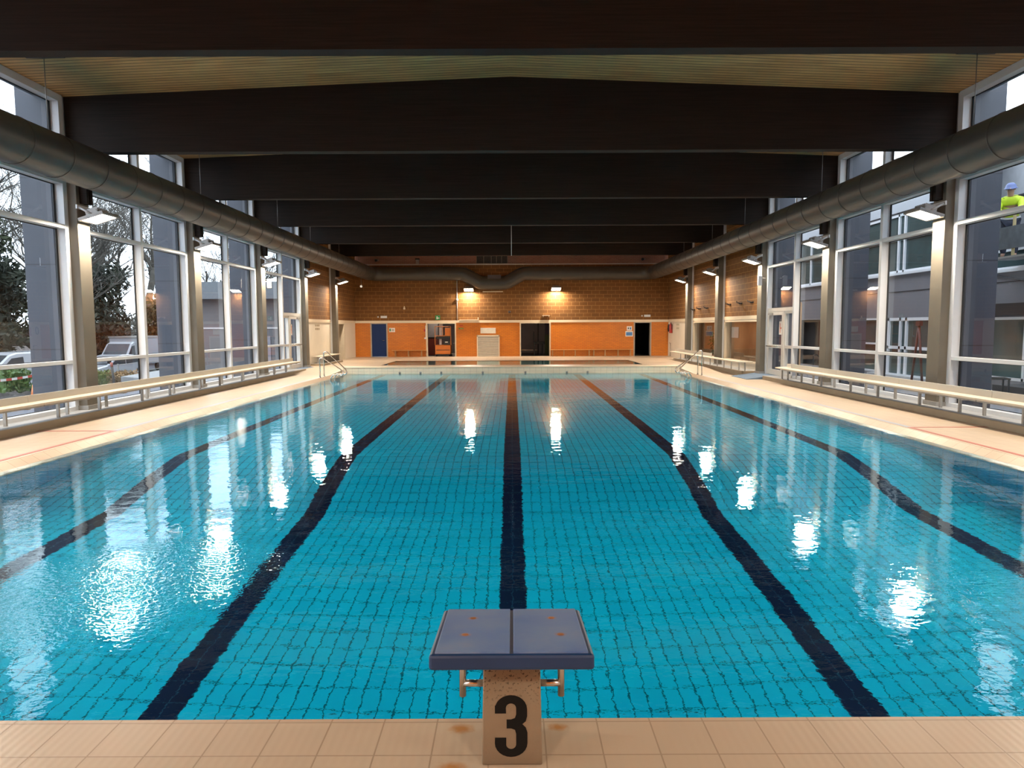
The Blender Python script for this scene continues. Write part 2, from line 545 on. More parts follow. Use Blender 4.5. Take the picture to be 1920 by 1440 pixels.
# ------------------------------------------------------------------ columns
for s in (-1, 1):
    for k, y in enumerate(CY):
        c = MB()
        zb = 0.13 if abs(y) < 24 else 0.1
        c.box(s * 8.75, s * 8.97, y - .2, y + .2, zb, 5.34)
        o = c.build('column', TAUPE, None, None, 0.008, **ST)
        b = MB()
        b.box(s * 8.725, s * 8.97, y - .225, y + .225, zb, zb + 0.09)
        b.build('column_base', GALV, o)
        box('back_panel', WHITE, (s * 8.97, s * 9.12, y - .2, y + .2, 0.13, 6.44), o)
        h = MB()
        h.box(s * 8.60, s * 8.75, y - .10, y - .02, 4.33, 5.34)
        h.box(s * 8.60, s * 8.75, y + .02, y + .10, 4.33, 5.34)
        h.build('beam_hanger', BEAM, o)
# plinths the benches and columns stand on
PTOP = plain('grey_plinth_top', (0.27, 0.27, 0.27), 0.6, 0, 0.06, 3)
def plinth(n, s, y0, y1, z0):
    m = MB()
    m.box(s * 8.42, s * (WX + .1), y0, y1, z0 - .1, z0 + 0.13)
    o = m.build('trim_%d' % n, PLINTH, None, None, 0.012, **ST)
    box('plinth_top', PTOP, (s * 8.47, s * (WX + .1), y0 + .02, y1 - .02, z0 + 0.129, z0 + 0.133), o)
    return o
plinth(6, -1, BACK, 27.9, 0)
plinth(7, 1, BACK, 22.9, 0)
plinth(8, 1, 25.0, 35.6, 0.02)
plinth(9, -1, 30.6, 34.0, 0.06)

# ------------------------------------------------------------------ windows
WZ = (0.13, 0.22, 1.09, 1.16, 3.80, 3.88, 4.66, 4.78, 6.20, 6.42)
def window(n, s, y0, y1, door=False):
    """one bay between two columns: frame, mullion, transoms and panes; a door leaf in the far half when door is set"""
    root = empty('window_%d' % n, (s * WX, (y0 + y1) / 2, 0), 0, **ST)
    ya, yb, ym = y0 + .2 - (y0 + y1) / 2, y1 - .2 - (y0 + y1) / 2, 0.0
    x0, x1 = -s * 0.12, s * 0.06
    zt = 6.42
    f = MB()
    f.box(x0, x1, ya, ya + .12, 0.13, zt)
    f.box(x0, x1, yb - .12, yb, 0.13 if not door else 0.1, zt)
    f.box(x0, x1, ya + .12, (yb - .12 if not door else ym - .055), 0.13, 0.21)
    f.box(x0, x1, ya + .12, yb - .12, 6.28, zt)
    f.build('frame', WHITE, root)
    MB().box(x0, x1, ym - .055, ym + .055, 0.21, 6.28).build('mullion', WHITE, root)
    for za, zb in ((1.09, 1.16), (3.80, 3.88), (4.68, 4.76)):
        tm = MB().box(x0 + s * .004, x1 - s * .01, ya + .12, ym - .055, za, zb)
        if not (door and za < 2):
            tm.box(x0 + s * .004, x1 - s * .01, ym + .055, yb - .12, za, zb)
        tm.build('transom', WHITE, root)
    g = MB()
    for a, b in ((ya + .12, ym - .055), (ym + .055, yb - .12)):
        for za, zb in zip((0.21, 1.16, 3.88, 4.76), (1.09, 3.80, 4.68, 6.28)):
            if door and a > 0 and zb <= 3.8:
                za = max(za, 2.42)
                if za >= zb:
                    continue
            t = .02
            xg = s * 0.045
            g.box(xg, xg + s * .012, a, a + t, za, zb); g.box(xg, xg + s * .012, b - .06, b, za, zb)  # black strip widened on the far side to draw the outer frame's shadow
            g.box(xg, xg + s * .012, a, b, za, za + .012); g.box(xg, xg + s * .012, a, b, zb - .02, zb)
    g.build('gasket_and_shadow', BLACK, root)
    for a, b in ((ya + .12, ym - .055), (ym + .055, yb - .12)):
        z0 = 2.42 if (door and a > 0) else 0.21
        q = [(s * .05, a, z0), (s * .05, b, z0), (s * .05, b, 6.28), (s * .05, a, 6.28)]
        MB().add(q, [(0, 1, 2, 3)]).build('glass', GLASS, root)
    return root
n = 1
for s, last in ((-1, 6), (1, 5)):
    for k in range(0, last):
        window(n, s, CY[k], CY[k + 1], k == last - 1)
        n += 1

# ------------------------------------------------------------------ floodlights
LENS = emit('lit_lens', (1.0, 0.92, 0.75), 26.0)
HOUS = plain('lamp_housing', (0.30, 0.28, 0.26), 0.45, 0.5, 0.08)
ARM = plain('lamp_arm', (0.62, 0.62, 0.62), 0.4, 0.3, 0.03)
ald = bpy.data.lights.new('floodlight_glow', 'AREA')
ald.shape = 'RECTANGLE'
ald.size, ald.size_y = 0.40, 0.46
ald.energy = LAMP_POWER
ald.color = LAMP_COLOR
def make_floodlight(name, wall=False):
    """local +x points into the hall; the lens faces down and slightly inward"""
    root = empty(name, (0, 0, 0))
    T = Matrix.Translation((0, 0, 0)) @ Matrix.Rotation(R(-17), 4, 'Y')
    h = MB()
    h.box(-.26, .26, -.29, .29, 0.012, 0.05, T)
    h.prism([(-.15, .05), (.15, .05), (.10, .14), (-.10, .14)], 'y', -.2, .2, T)
    for i in range(7):
        y = -.18 + .06 * i
        h.box(-.13, .13, y - .008, y + .008, .10, .19, T)
    h.build('housing', HOUS, root, None, 0.004)
    rim = MB()
    rim.box(-.26, .26, -.29, -.25, -.012, .012, T); rim.box(-.26, .26, .25, .29, -.012, .012, T)
    rim.box(-.26, -.22, -.25, .25, -.012, .012, T); rim.box(.22, .26, -.25, .25, -.012, .012, T)
    rim.build('rim', HOUS, root)
    MB().box(-.22, .22, -.25, .25, -.004, .011, T).build('lens', LENS, root)
    a = MB()
    if not wall:
        for y in (-.2, .2):
            a.tube([(-.30, y, .21), (-.02, y, .06)], .024, 6)
        a.box(-.318, -.29, -.24, .24, .17, .25)
    else:
        a.box(-.318, -.1, -.03, .03, .05, .1)
    a.build('bracket', ARM, root)
    lo = bpy.data.objects.new('glow', ald)
    col.objects.link(lo)
    lo.parent = root
    lo.location = T @ Vector((0, 0, -0.02))
    lo.rotation_euler = (0, R(-17), 0)
    return root
fl0 = make_floodlight('floodlight')
pos = ['nearest', 'second', 'third', 'fourth', 'last']
first = True
for s, side in ((-1, 'left'), (1, 'right')):
    for i, y in enumerate(CY):
        j = i - 3
        lab = ('square floodlight on the %s column along the %s wall, counted from the viewer' % (pos[j], side)) if 0 <= j else 'square floodlight on a %s column behind the viewer %d' % (side, i)
        if j < 0:
            lab = 'square floodlight on the %s-side column %s' % (side, ('level with the viewer, added to brighten the near deck', 'just past the starting block', 'at the near end of the water')[i])  # the unseen pair beside the viewer is added to light deck and pedestal
        p = dict(label=lab, category='floodlight', group='floodlights on the wall columns')
        if first:
            fl0.location = (s * 8.43, y, 4.04)
            for a, b in p.items():
                fl0[a] = b
            fl0.rotation_euler = (0, 0, 0 if s < 0 else math.pi)
            first = False
        else:
            copy_thing(fl0, (s * 8.43, y, 4.04), 0 if s < 0 else math.pi, **p)
fw0 = make_floodlight('floodlight', True)
for a, b in dict(label='small round-shouldered floodlight on the far wall beside the dip in the duct', category='floodlight', group='floodlights on the far wall').items():
    fw0[a] = b
fw0.location = (-2.45, FAR - .32, 3.92)
fw0.rotation_euler = (0, 0, R(-90))
copy_thing(fw0, (2.54, FAR - .32, 3.94), label='floodlight on the far wall above the dark doorway with the chair', category='floodlight')
dim = ald.copy()                                      # weaker unseen pair, added to brighten the near deck and starting block
dim.energy = LAMP_POWER * 0.42
for x, lab in ((-2.5, 'added fill floodlight on the wall behind the viewer, on the side of the car park'), (2.5, 'added fill floodlight on the wall behind the viewer, on the side of the neighbouring building')):
    o = copy_thing(fw0, (x, BACK + .32, 3.93), R(90), label=lab, category='floodlight', group='added fill floodlights on the wall behind the viewer')
    for ch in o.children:
        if ch.type == 'LIGHT':
            ch.data = dim

# ------------------------------------------------------------------ ventilation duct
DUCT = plain('grey_duct_sheet', (0.064, 0.062, 0.057), 0.42, 0.3, 0.05, 1.5)
SEAM = plain('duct_seam', (0.07, 0.068, 0.065), 0.5, 0.4, 0.05)
def rounded(pts, rad, n=7):
    pts = [Vector(p) for p in pts]
    out = [pts[0]]
    for a, b, c, r in zip(pts, pts[1:], pts[2:], rad):
        u, w = (a - b).normalized(), (c - b).normalized()
        ang = u.angle(w)
        d = r / math.tan(ang / 2)
        p0, p1 = b + u * d, b + w * d
        cen = b + (u + w).normalized() * (r / math.sin(ang / 2))
        for i in range(n + 1):
            q = (p0.lerp(p1, i / n) - cen).normalized() * r + cen
            out.append(q)
    out.append(pts[-1])
    return out
DX, DZ, DYF = 7.98, 4.82, 39.12
duct = empty('ventilation_duct', (0, 0, 0), label='round grey ventilation duct running along both sides and across the far wall', category='duct')
for s in (-1, 1):
    MB().tube([(s * DX, BACK, DZ), (s * DX, 38.0, DZ)], .38, 36, False).build('side_run', DUCT, duct)
    MB().tube(rounded([(s * DX, 38.0, DZ), (s * DX, DYF, DZ), (s * 6.6, DYF, DZ)], [0.75], 9), .383, 32, False).build('elbow', DUCT, duct)
MB().tube(rounded([(-6.6, DYF, DZ), (-2.75, DYF, DZ), (-1.75, DYF, 4.30), (-0.3, DYF, 4.30), (0.65, DYF, DZ), (6.6, DYF, DZ)], [0.6] * 4, 7), .38, 32, False).build('cross_run', DUCT, duct)
MB().box(-1.35, -0.6, DYF - .32, DYF + .3, 4.45, 4.72).build('branch_box', plain('branch_box_sheet', (0.06, 0.05, 0.05), 0.6), duct)
ring = MB().lathe([(.381, -.012), (.388, -.012), (.388, .012), (.381, .012)], 36).build('seam_ring', SEAM, duct)
ring.rotation_euler = (R(90), 0, 0)
ring.location = (-DX, 6.2, DZ)
for s in (-1, 1):
    for k in range(32):
        y = 6.2 + k
        if s < 0 and k == 0:
            continue
        c = ring.copy()
        col.objects.link(c)
        c.location = (s * DX, y, DZ)
for k, x in enumerate((-6.0, -4.8, -3.6, 1.6, 2.8, 4.0, 5.2)):
    c = ring.copy()
    col.objects.link(c)
    c.location = (x, DYF, DZ)
    c.rotation_euler = (0, R(90), 0)
WIRE = plain('thin_rod', (0.30, 0.29, 0.28), 0.4, 0.6)
for s in (-1, 1):
    for y in (12.1, 17.9, 23.7, 27.5, 32.0, 36.0):
        h = MB()
        h.tube([(s * DX, y, DZ + .37), (s * DX, y, CEIL(DX))], .007, 6)
        hr = h.build('hanger_rod', WIRE, duct)
        MB().box(s * DX - .33, s * DX + .33, y - .05, y + .05, CEIL(DX) - .035, CEIL(DX) + .01).build('rod_plate', BLACK, hr)

MB().tube([(0, CY[5], 4.29), (0, CY[5], 5.345)], .012, 8).build('hanging_rod', plain('pale_rod', (0.5, 0.48, 0.44), 0.5), None, None, 0, label='thin pale rod hanging from the underside of a roof beam mid-hall', category='rod')
for i, (x, y, z) in enumerate(((-7.86, 36.0, 3.95),)):
    r0 = empty('hanging_sensor', (x, y, 0), label='small white ball sensor hanging on a wire below the duct near the left far corner', category='sensor')
    MB().tube([(0, 0, z + .05), (0, 0, 4.45)], .008, 6).build('wire', WIRE, r0)
    MB().ball((0, 0, z), .07).build('ball', WHITE, r0)

# ------------------------------------------------------------------ loudspeakers by the fourth columns
spk = empty('loudspeaker', (-8.64, CY[5] + 0.26, 3.2), label='white column loudspeaker beside the third lit column on the window wall with the parked vehicles', category='loudspeaker', group='white loudspeakers')
MB().box(-.07, .07, -.06, .06, 0, .34).build('speaker_box', WHITE, spk, None, .02)
MB().box(-.055, .055, -.066, -.058, .03, .31).build('grille', plain('grille_cloth', (0.55, 0.5, 0.42), 0.8), spk)
MB().tube([(-.07, 0, .25), (-.2, 0, .25)], .015, 6).build('bracket', GALV, spk)
copy_thing(spk, (8.66, CY[5] - 0.27, 3.2), math.pi, label='white column loudspeaker beside the column where the brick wall begins on the right')

# ------------------------------------------------------------------ benches
SEATM = plain('bench_seat_laminate', (0.64, 0.56, 0.44), 0.4, 0, 0.03, 2)
BACKM = plain('bench_back_board', (0.49, 0.455, 0.40), 0.45, 0, 0.03, 2)
def make_bench(name, L, zleg, back=True, legs=None, bz=0.63, x_back=0.30):
    """bench along +y from its near end; local +x is the wall side, seat front at x = 0"""
    root = empty(name, (0, 0, 0))
    MB().box(0, .30, .004, L - .004, .465, .505).build('seat', SEATM, root, None, .008)
    MB().box(.02, .28, .01, L - .01, .435, .465).build('seat_rail', GALV, root)
    if back:
        MB().box(.30, .325, .004, L - .004, .47, bz).build('backrest', BACKM, root, None, .004)
    for y in legs or ():
        MB().box(.28, .33, y - .02, y + .02, zleg, .44).build('leg', GALV, root)
        MB().box(.42, .47, y - .50, y - .46, zleg, .44).build('leg', GALV, root)
        MB().box(.02, .47, y - .52, y - .44, .42, .437).build('bearer', GALV, root)
    return root
U = 2.93
ords = ['first', 'second', 'third', 'fourth', 'fifth', 'sixth']
b0 = make_bench('bench', U, 0.13, True, (0.86, 2.15))
for a, b in dict(label='beige bench length on the left window side, the one cut by the picture edge', category='bench', group='beige benches along the left windows').items():
    b0[a] = b
b0.location = (-8.25, 9.07 + U, 0)
b0.rotation_euler = (0, 0, math.pi)
bl = ['beige bench length below the left window between the cut one and the second pane', 'beige bench length under the left windows beyond the first lit column',
      'beige bench length under the left windows in front of the second lit column', 'beige bench length under the left windows just before the last one',
      'beige bench length at the far end of the left windows, by the glass door']
for k in range(1, 6):
    copy_thing(b0, (-8.25, 9.07 + U * (k + 1), 0), math.pi, label=bl[k - 1])
br = ['beige bench length on the right window side, cut by the picture edge', 'beige bench length under the right windows in front of the first lit column',
      'beige bench length under the right windows between the first and second lit columns', 'beige bench length under the right windows beyond the second lit column']
for k in range(4):
    copy_thing(b0, (8.25, 9.17 + U * k, 0), 0, label=br[k], group='beige benches along the right windows')
e = empty('bench', (8.25, 20.92, 0), label='short backless bench corner at the end of the right window benches, by the door', category='bench')
MB().prism([(0, 0), (0.30, 0), (.30, .38), (.75, .38), (.75, .68), (.22, .68), (.02, .5)], 'z', .465, .505).build('seat', SEATM, e, None, .008)
MB().box(.45, .72, .64, .66, .50, .60).build('backrest', BACKM, e)
for x, y in ((.27, .1), (.27, .55), (.68, .45)):
    MB().box(x - .02, x + .02, y - .02, y + .02, 0.13, .466).build('leg', GALV, e)
# bench on the right beyond the door, its near half without a back
e = empty('bench', (8.10, 24.6, 0.0), label='long beige bench under the inner windows of the right wall, curved at its near end', category='bench')
MB().prism([(0, .5), (.06, .2), (.22, .03), (.45, 0), (.62, .02), (.62, .34), (.34, .36), (.32, .5), (.32, 10.6), (0, 10.6)], 'z', .48, .52).build('seat', SEATM, e, None, .008)
MB().box(.32, .345, 4.2, 10.5, .49, .66).build('backrest', BACKM, e, None, .004)
for y in (.15, .8, 1.7, 2.6, 3.5, 4.5, 5.5, 6.5, 7.5, 8.5, 9.6):
    MB().box(.34, .38, y - .02, y + .02, .15, .48).build('leg', GALV, e)
e = empty('bench', (-8.5, 30.75, 0.06), label='short cream wall bench below the white panel on the left side', category='bench')
MB().box(-.5, 0, 0, 3.1, .42, .46).build('seat', SEATM, e, None, .006)
for y in (.1, .9, 1.5, 2.3, 3.0):
    MB().box(-.3, -.04, y - .02, y + .02, .13, .42).build('leg', GALV, e)
BRASS = plain('bench_leg_paint', (0.42, 0.27, 0.12), .5)
def wall_bench(x0, x1, label, legs):
    e = empty('bench', (x0, FAR - .45, 0.1), label=label, category='bench', group='slim benches against the far wall')
    WB = plain('orange_bench_wood', (0.50, 0.22, 0.05), .5)
    MB().box(0, x1 - x0, 0, .40, .36, .39).build('seat', WB, e, None, .004)
    for x in legs:
        MB().box(x - .015, x + .015, .03, .06, 0, .36).build('leg', BRASS, e)
        MB().box(x - .015, x + .015, .34, .37, 0, .36).build('leg', BRASS, e)
wall_bench(-6.9, -4.98, 'slim bench against the orange wall next to the blue door', (.2, .95, 1.7))
wall_bench(2.25, 4.58, 'slim bench against the orange wall right of the open dark doorway', (.1, .75, 1.4, 2.2))
wall_bench(4.62, 6.96, 'slim bench against the orange wall below the blue notice', (.1, .75, 1.5, 2.2))

# ------------------------------------------------------------------ starting blocks
def block_top():
    t = NT('worn_blue_plastic')
    o, c = t.xyz()
    n1 = t.noise(o, 5.0, 5, 0.6)
    n2 = t.noise(o, 60.0, 3)
    cc = t.ramp(n1, (0.35, (0.06, 0.13, 0.33)), (0.55, (0.12, 0.19, 0.35)), (0.75, (0.18, 0.225, 0.34)))
    for sx, sy in ((-.17, .43), (-.19, .21), (.175, .43), (.2, .21)):
        d = t.math('SQRT', t.math('ADD', t.math('POWER', t.math('SUBTRACT', c[0], sx), 2), t.math('POWER', t.math('SUBTRACT', c[1], sy * .993 - .18), 2)))
        cc = t.mix(t.ramp(t.math('ADD', d, t.math('MULTIPLY', n2, 0.012)), (0.016, (0.8,) * 3), (0.034, (0, 0, 0))), cc, (0.30, 0.13, 0.06))
    return t.pbr(cc, t.ramp(n1, (.3, (.32,) * 3), (.7, (.55,) * 3)), 0, t.bump(n2, 0.1, 0.002))
def pedestal_mat():
    t = NT('speckled_concrete')
    o, c = t.xyz()
    n1 = t.noise(o, 4.0, 5)
    sp = t.noise(o, 95.0, 2)
    hgt = t.ramp(c[2], (0.22, (0, 0, 0)), (0.40, (1, 1, 1)))
    cc = t.ramp(n1, (0.3, (0.20, 0.15, 0.10)), (0.7, (0.28, 0.22, 0.15)))
    k = t.math('MULTIPLY', t.math('GREATER_THAN', sp, 0.60), hgt)
    cc = t.mix(k, cc, (0.05, 0.03, 0.015))
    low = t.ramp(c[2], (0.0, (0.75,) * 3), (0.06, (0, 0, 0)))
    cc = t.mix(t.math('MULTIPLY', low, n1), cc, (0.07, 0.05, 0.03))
    return t.pbr(cc, 0.7, 0, t.bump(sp, 0.25, 0.003))
BLUE = block_top()
BLUEEDGE = plain('blue_plastic', (0.010, 0.038, 0.115), 0.38, 0, 0.08, 8)
PED = pedestal_mat()
def make_block(number=None):
    root = empty('starting_block', (0, 0, 0))
    b = MB()
    ang = math.atan2(-0.07, 0.58)
    T = Matrix.Translation((0, -.18, .57)) @ Matrix.Rotation(ang, 4, 'X')
    p = MB()
    p.prism([(-.125, 0), (.125, 0), (.115, .47), (-.115, .47)], 'y', 0, .26)
    p.build('pedestal', PED, root, None, .006)
    MB().box(-.315, .315, 0, .585, -.068, -.008, T).build('platform', BLUEEDGE, root, None, .012)
    for s in (-1, 1):
        m = MB().box(s * .007, s * .292, .012, .57, -.010, .0, T)
        m.build('grip_pad', BLUE, root, None, .003)
    for x, y in ((-.17, .43), (-.19, .21), (.175, .43), (.2, .21)):
        MB().lathe([(0, .002), (.012, .002), (.014, -.002)], 12, T @ Matrix.Translation((x, y, 0))).build('screw', plain('rusty_screw', (0.32, 0.13, 0.05), 0.7, 0.3), root)
    for s in (-1, 1):
        h = MB()
        h.tube([(s * .208, .10, .50), (s * .208, .10, .245)], .0145, 12)
        h.tube([(s * .105, .10, .30), (s * .208, .10, .30)], .0145, 12)
        h.build('hand_grip', STEEL, root)
    if number:
        # condensed bold 3 drawn as one ribbon
        cl = []
        for a in range(180, -91, -15):
            cl.append((0.034 * math.cos(R(a)), 0.066 + 0.036 * math.sin(R(a)) if a > 0 else 0.048 + 0.018 * 0 + 0.032 * math.sin(R(a))))
        top = [(-.0435, .054), (-.0435, .075)] + [(.0435 * math.cos(R(a)), .0785 + .0465 * math.sin(R(a))) for a in range(180, -1, -15)]
        outer = [(-.066, .052), (-.066, .085)]
        outer += [(.066 * math.cos(R(a)) * (1 if a > 90 else 1), .070 + .060 * math.sin(R(a)) + 0.0) for a in range(165, -1, -15)]
        outer += [(.066, .040), (.060, .018), (.046, .006)]
        outer += [(.060, -.008), (.067, -.030), (.067, -.075)]
        outer += [(.067 * math.cos(R(a)), -.075 + .060 * math.sin(R(a))) for a in range(-15, -181, -15)]
        outer += [(-.066, -.052)]
        inner = [(-.020, -.052), (-.020, -.078)] + [(.021 * math.cos(R(a)) + .0, -.080 + .021 * math.sin(R(a))) for a in range(195, 361, 15)]
        inner += [(.021, -.035), (.016, -.018), (.0, -.012), (-.018, -.012), (-.018, .026), (.0, .026), (.016, .032), (.021, .048), (.021, .072)]
        inner += [(.021 * math.cos(R(a)), .074 + .021 * math.sin(R(a))) for a in range(0, 181, 15)]
        inner += [(-.020, .052)]
        poly = [(x, .172 + z) for x, z in outer + inner]
        MB().prism([(x - .004, z) for x, z in poly], 'y', -.0015, .002).build('number_three', plain('black_paint', (0.008, 0.008, 0.008), 0.6, spec=0.15), root)
    return root
blk = make_block(True)
blk.location = (-.006, 2.672, 0)
blk['label'] = 'blue topped starting block with a black number 3 on its concrete pedestal'
blk['category'] = 'starting block'
# ------------------------------------------------------------------ pool ladders
def make_ladder():
    """local +x points over the water; the deck edge is at x = 0"""
    root = empty('pool_ladder', (0, 0, 0))
    for y, zt in ((-.27, .70), (.27, .90)):
        pts = rounded([(-.02, y, 0), (-.02, y, zt), (.10, y, zt + .01), (.78, y, .26), (.86, y, .06), (.45, y, .10), (.36, y, -.03), (.40, y, -.9)], [.05, .05, .1, .08, .06, .07], 5)
        MB().tube(pts, .021, 10).build('handrail', STEEL, root)
        MB().lathe([(0, 0), (.05, 0), (.05, .008), (.022, .02)], 14, Matrix.Translation((-.02, y, 0))).build('floor_flange', STEEL, root)
    for z in (-.35, -.65):
        MB().box(.36, .44, -.27, .27, z - .015, z + .015).build('step', STEEL, root)
    return root
lad = make_ladder()
lad.location = (-6.93, 24.93, 0)
lad['label'] = 'stainless steel pool ladder rails on the left edge near the bulkhead'
lad['category'] = 'pool ladder'
lr = copy_thing(lad, (6.93, 25.2, 0), math.pi, label='stainless steel pool ladder rails on the right edge near the bulkhead')

# ------------------------------------------------------------------ deck markings
PAINTB = plain('blue_line_tiles', (0.36, 0.38, 0.44), 0.4, 0, 0.05)
PAINTR = plain('red_line_tiles', (0.42, 0.13, 0.09), 0.4, 0, 0.05)
for s in (-1, 1):
    sd = 'left' if s < 0 else 'right'
    box('floor_marking', PAINTB, (s * 6.99, s * 7.07, 11.97, 25.0, -.002, .003), None, **ST)
    box('floor_marking', PAINTR, (s * 6.99, s * 7.07, PY0, 11.97, -.002, .003), None, **ST)
    box('floor_marking', PAINTR, (s * 7.07, s * 8.40, 11.92, 11.99, -.002, .003), None, **ST)
MATB = plain('blue_mat_rubber', (0.10, 0.15, 0.22), 0.8, 0, 0.1)
mt = MB()
mt.prism([(7.9, .0), (9.0, .0), (9.0, .12), (8.75, .12), (7.9, .012)], 'y', 22.95, 24.55)
mt.build('door_mat', MATB, None, None, 0, label='blue grey rubber ramp mat in front of the glass door on the right', category='mat')
mt = MB()
mt.prism([(-7.9, .0), (-9.0, .0), (-9.0, .12), (-8.75, .12), (-7.9, .012)], 'y', 27.95, 29.7)
mt.build('door_mat', MATB, None, None, 0, label='blue grey rubber ramp mat in front of the glass door on the left', category='mat')

# ------------------------------------------------------------------ glass doors at the ends of the window rows
FRAMEG = plain('door_aluminium', (0.62, 0.60, 0.56), 0.35, 0.2, 0.03)
def glass_door(n, s, ya, yb):
    root = empty('door_%d' % n, (s * WX, 0, 0), 0, **ST)
    x0, x1 = -s * .10, s * .05
    f = MB()
    f.box(x0, x1, ya, yb, 2.28, 2.40)
    f.box(x0, x1, ya, ya + .06, 0.12, 2.28)
    f.box(x0, x1, yb - .16, yb, 0.12, 2.28)
    f.box(x0, x1, ya + .72, ya + .78, .12, 2.28)
    f.build('door_frame', FRAMEG, root)
    p = MB()
    p.box(x0 + s * .03, x1, ya + .06, ya + .12, .12, 2.28); p.box(x0 + s * .03, x1, ya + .66, ya + .72, .12, 2.28)
    p.box(x0 + s * .03, x1, ya + .12, ya + .66, 1.06, 1.15); p.box(x0 + s * .03, x1, ya + .12, ya + .66, .12, .22); p.box(x0 + s * .03, x1, ya + .12, ya + .66, 2.2, 2.28)
    p.build('side_light', FRAMEG, root)
    a, b = ya + .80, yb - .17
    q = MB()
    q.box(x0, x1, a, a + .09, .13, 2.27); q.box(x0, x1, b - .09, b, .13, 2.27)
    q.box(x0, x1, a + .09, b - .09, .13, .30); q.box(x0, x1, a + .09, b - .09, 2.16, 2.27); q.box(x0, x1, a + .09, b - .09, 1.05, 1.15)
    leaf = q.build('door_leaf', FRAMEG, root)
    MB().tube([(x0 - s * .06, a + .05, 1.1), (x0 - s * .06, b - .05, 1.1)], .022, 8).build('push_bar', STEEL, leaf)
    MB().box(x0 - s * .05, x0, b - .45, b - .1, 2.17, 2.24).build('door_closer', GALV, leaf)
    g = s * .04
    MB().add([(g, ya + .12, .2), (g, yb - .26, .2), (g, yb - .26, 2.2), (g, ya + .12, 2.2)], [(0, 1, 2, 3)]).build('glass', GLASS, root)
    po = MB().box(g - s * .012, g - s * .004, a + .3, a + .62, 1.52, 1.95)
    return root, po
d1, po1 = glass_door(1, -1, CY[5] + BAY / 2 + .055, CY[6] - .2)
d2, po2 = glass_door(2, 1, CY[4] + BAY / 2 + .055, CY[5] - .2)
PAPER = plain('poster_paper', (0.78, 0.74, 0.70), 0.6)
REDP = plain('red_print', (0.62, 0.20, 0.14), 0.6)
for po, s, y0, side in ((po1, -1, CY[5] + BAY / 2 + .055 + 1.10, 'left'), (po2, 1, CY[4] + BAY / 2 + .055 + 1.10, 'right')):
    r0 = empty('poster', (s * WX, y0, 0), label='small white and red sheet taped on the glass door at the %s' % side, category='poster')
    x = s * .028
    MB().box(x, x + s * .006, 0, .33, 1.50, 1.95).build('sheet', PAPER, r0)
    m = MB()
    m.box(x - s * .003, x, .06, .11, 1.56, 1.88); m.box(x - s * .003, x, .21, .26, 1.56, 1.88); m.box(x - s * .003, x, .11, .21, 1.69, 1.75)
    m.build('print', REDP, r0)

# ------------------------------------------------------------------ doors of the far wall and the rooms behind them
JAMB = plain('grey_jamb', (0.36, 0.31, 0.25), 0.5)
CRJ = plain('pale_jamb', (0.62, 0.52, 0.38), 0.5)
def jamb(n, x0, x1, m, w=.07):
    root = empty('door_%d' % n, (0, FAR, 0), 0, **ST)
    f = MB()
    f.box(x0, x0 + w, -.04, .3, .1, 2.05); f.box(x1 - w, x1, -.04, .3, .1, 2.05); f.box(x0 + w, x1 - w, -.04, .3, 2.0, 2.05)
    f.build('door_frame', m, root)
    return root
d = jamb(3, -8.17, -7.18, JAMB)
leaf = box('door_leaf', plain('navy_door', (0.006, 0.026, 0.115), 0.5, 0, 0.04, spec=0.2), (-8.1, -7.25, .03, .07, .11, 2.0), d, .004)
MB().tube([(-7.36, .03, 1.05), (-7.36, -.02, 1.05), (-7.48, -.02, 1.05)], .012, 8).build('door_handle', STEEL, leaf)
jamb(4, -4.96, -3.22, CRJ)
jamb(5, 0.46, 2.25, CRJ)
jamb(6, 7.05, 8.07, JAMB)
# left wall opening
r0 = empty('door_7', (-WX, 36.25, 0), 0, **ST)
f = MB()
f.box(-.3, .04, -.68, -.58, .1, 2.05); f.box(-.3, .04, .58, .68, .1, 2.05); f.box(-.3, .04, -.58, .58, 1.98, 2.05)
f.build('door_frame', CRJ, r0)
def room(name, x0, x1, y0, y1, z0, z1, mat, floor, open_side):
    m = MB()
    t = .05
    if open_side != 'x0': m.box(x0 - t, x0, y0, y1, z0, z1)
    if open_side != 'x1': m.box(x1, x1 + t, y0, y1, z0, z1)
    if open_side != 'y0': m.box(x0 - t, x1 + t, y0 - t, y0, z0, z1)
    m.box(x0 - t, x1 + t, y1, y1 + t, z0, z1)
    m.box(x0 - t, x1 + t, y0, y1, z1, z1 + t)
    o = m.build('wall_' + name, mat, **ST)
    box('floor_' + name, floor, (x0 - t, x1 + t, y0 - t, y1 + t, z0 - t, z0), None, **ST)
    return o
GREYR = plain('store_room_wall', (0.19, 0.15, 0.13), 0.8, 0, 0.15, 1.0)
GREYF = plain('store_room_floor', (0.22, 0.18, 0.15), 0.7, 0, 0.2, 3.0)
room('store', -5.6, -2.6, FAR + .3, FAR + 5, .1, 2.9, GREYR, GREYF, 'y0')
room('office', 0.2, 2.6, FAR + .3, FAR + 4, .1, 2.7, plain('office_wall', (0.48, 0.45, 0.47), 0.8), plain('office_floor', (0.10, 0.10, 0.10), 0.6), 'y0')
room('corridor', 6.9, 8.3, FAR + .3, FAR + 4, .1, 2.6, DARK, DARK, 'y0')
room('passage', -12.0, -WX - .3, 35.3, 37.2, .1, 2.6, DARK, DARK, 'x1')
WARMR = plain('inner_room_wall', (0.55, 0.33, 0.17), 0.7, 0, 0.2, 0.8)
room('inner', WX + .3, 10.42, 24.8, 34.6, .05, 2.6, WARMR, plain('inner_room_floor', (0.3, 0.24, 0.17), 0.6), 'x0')
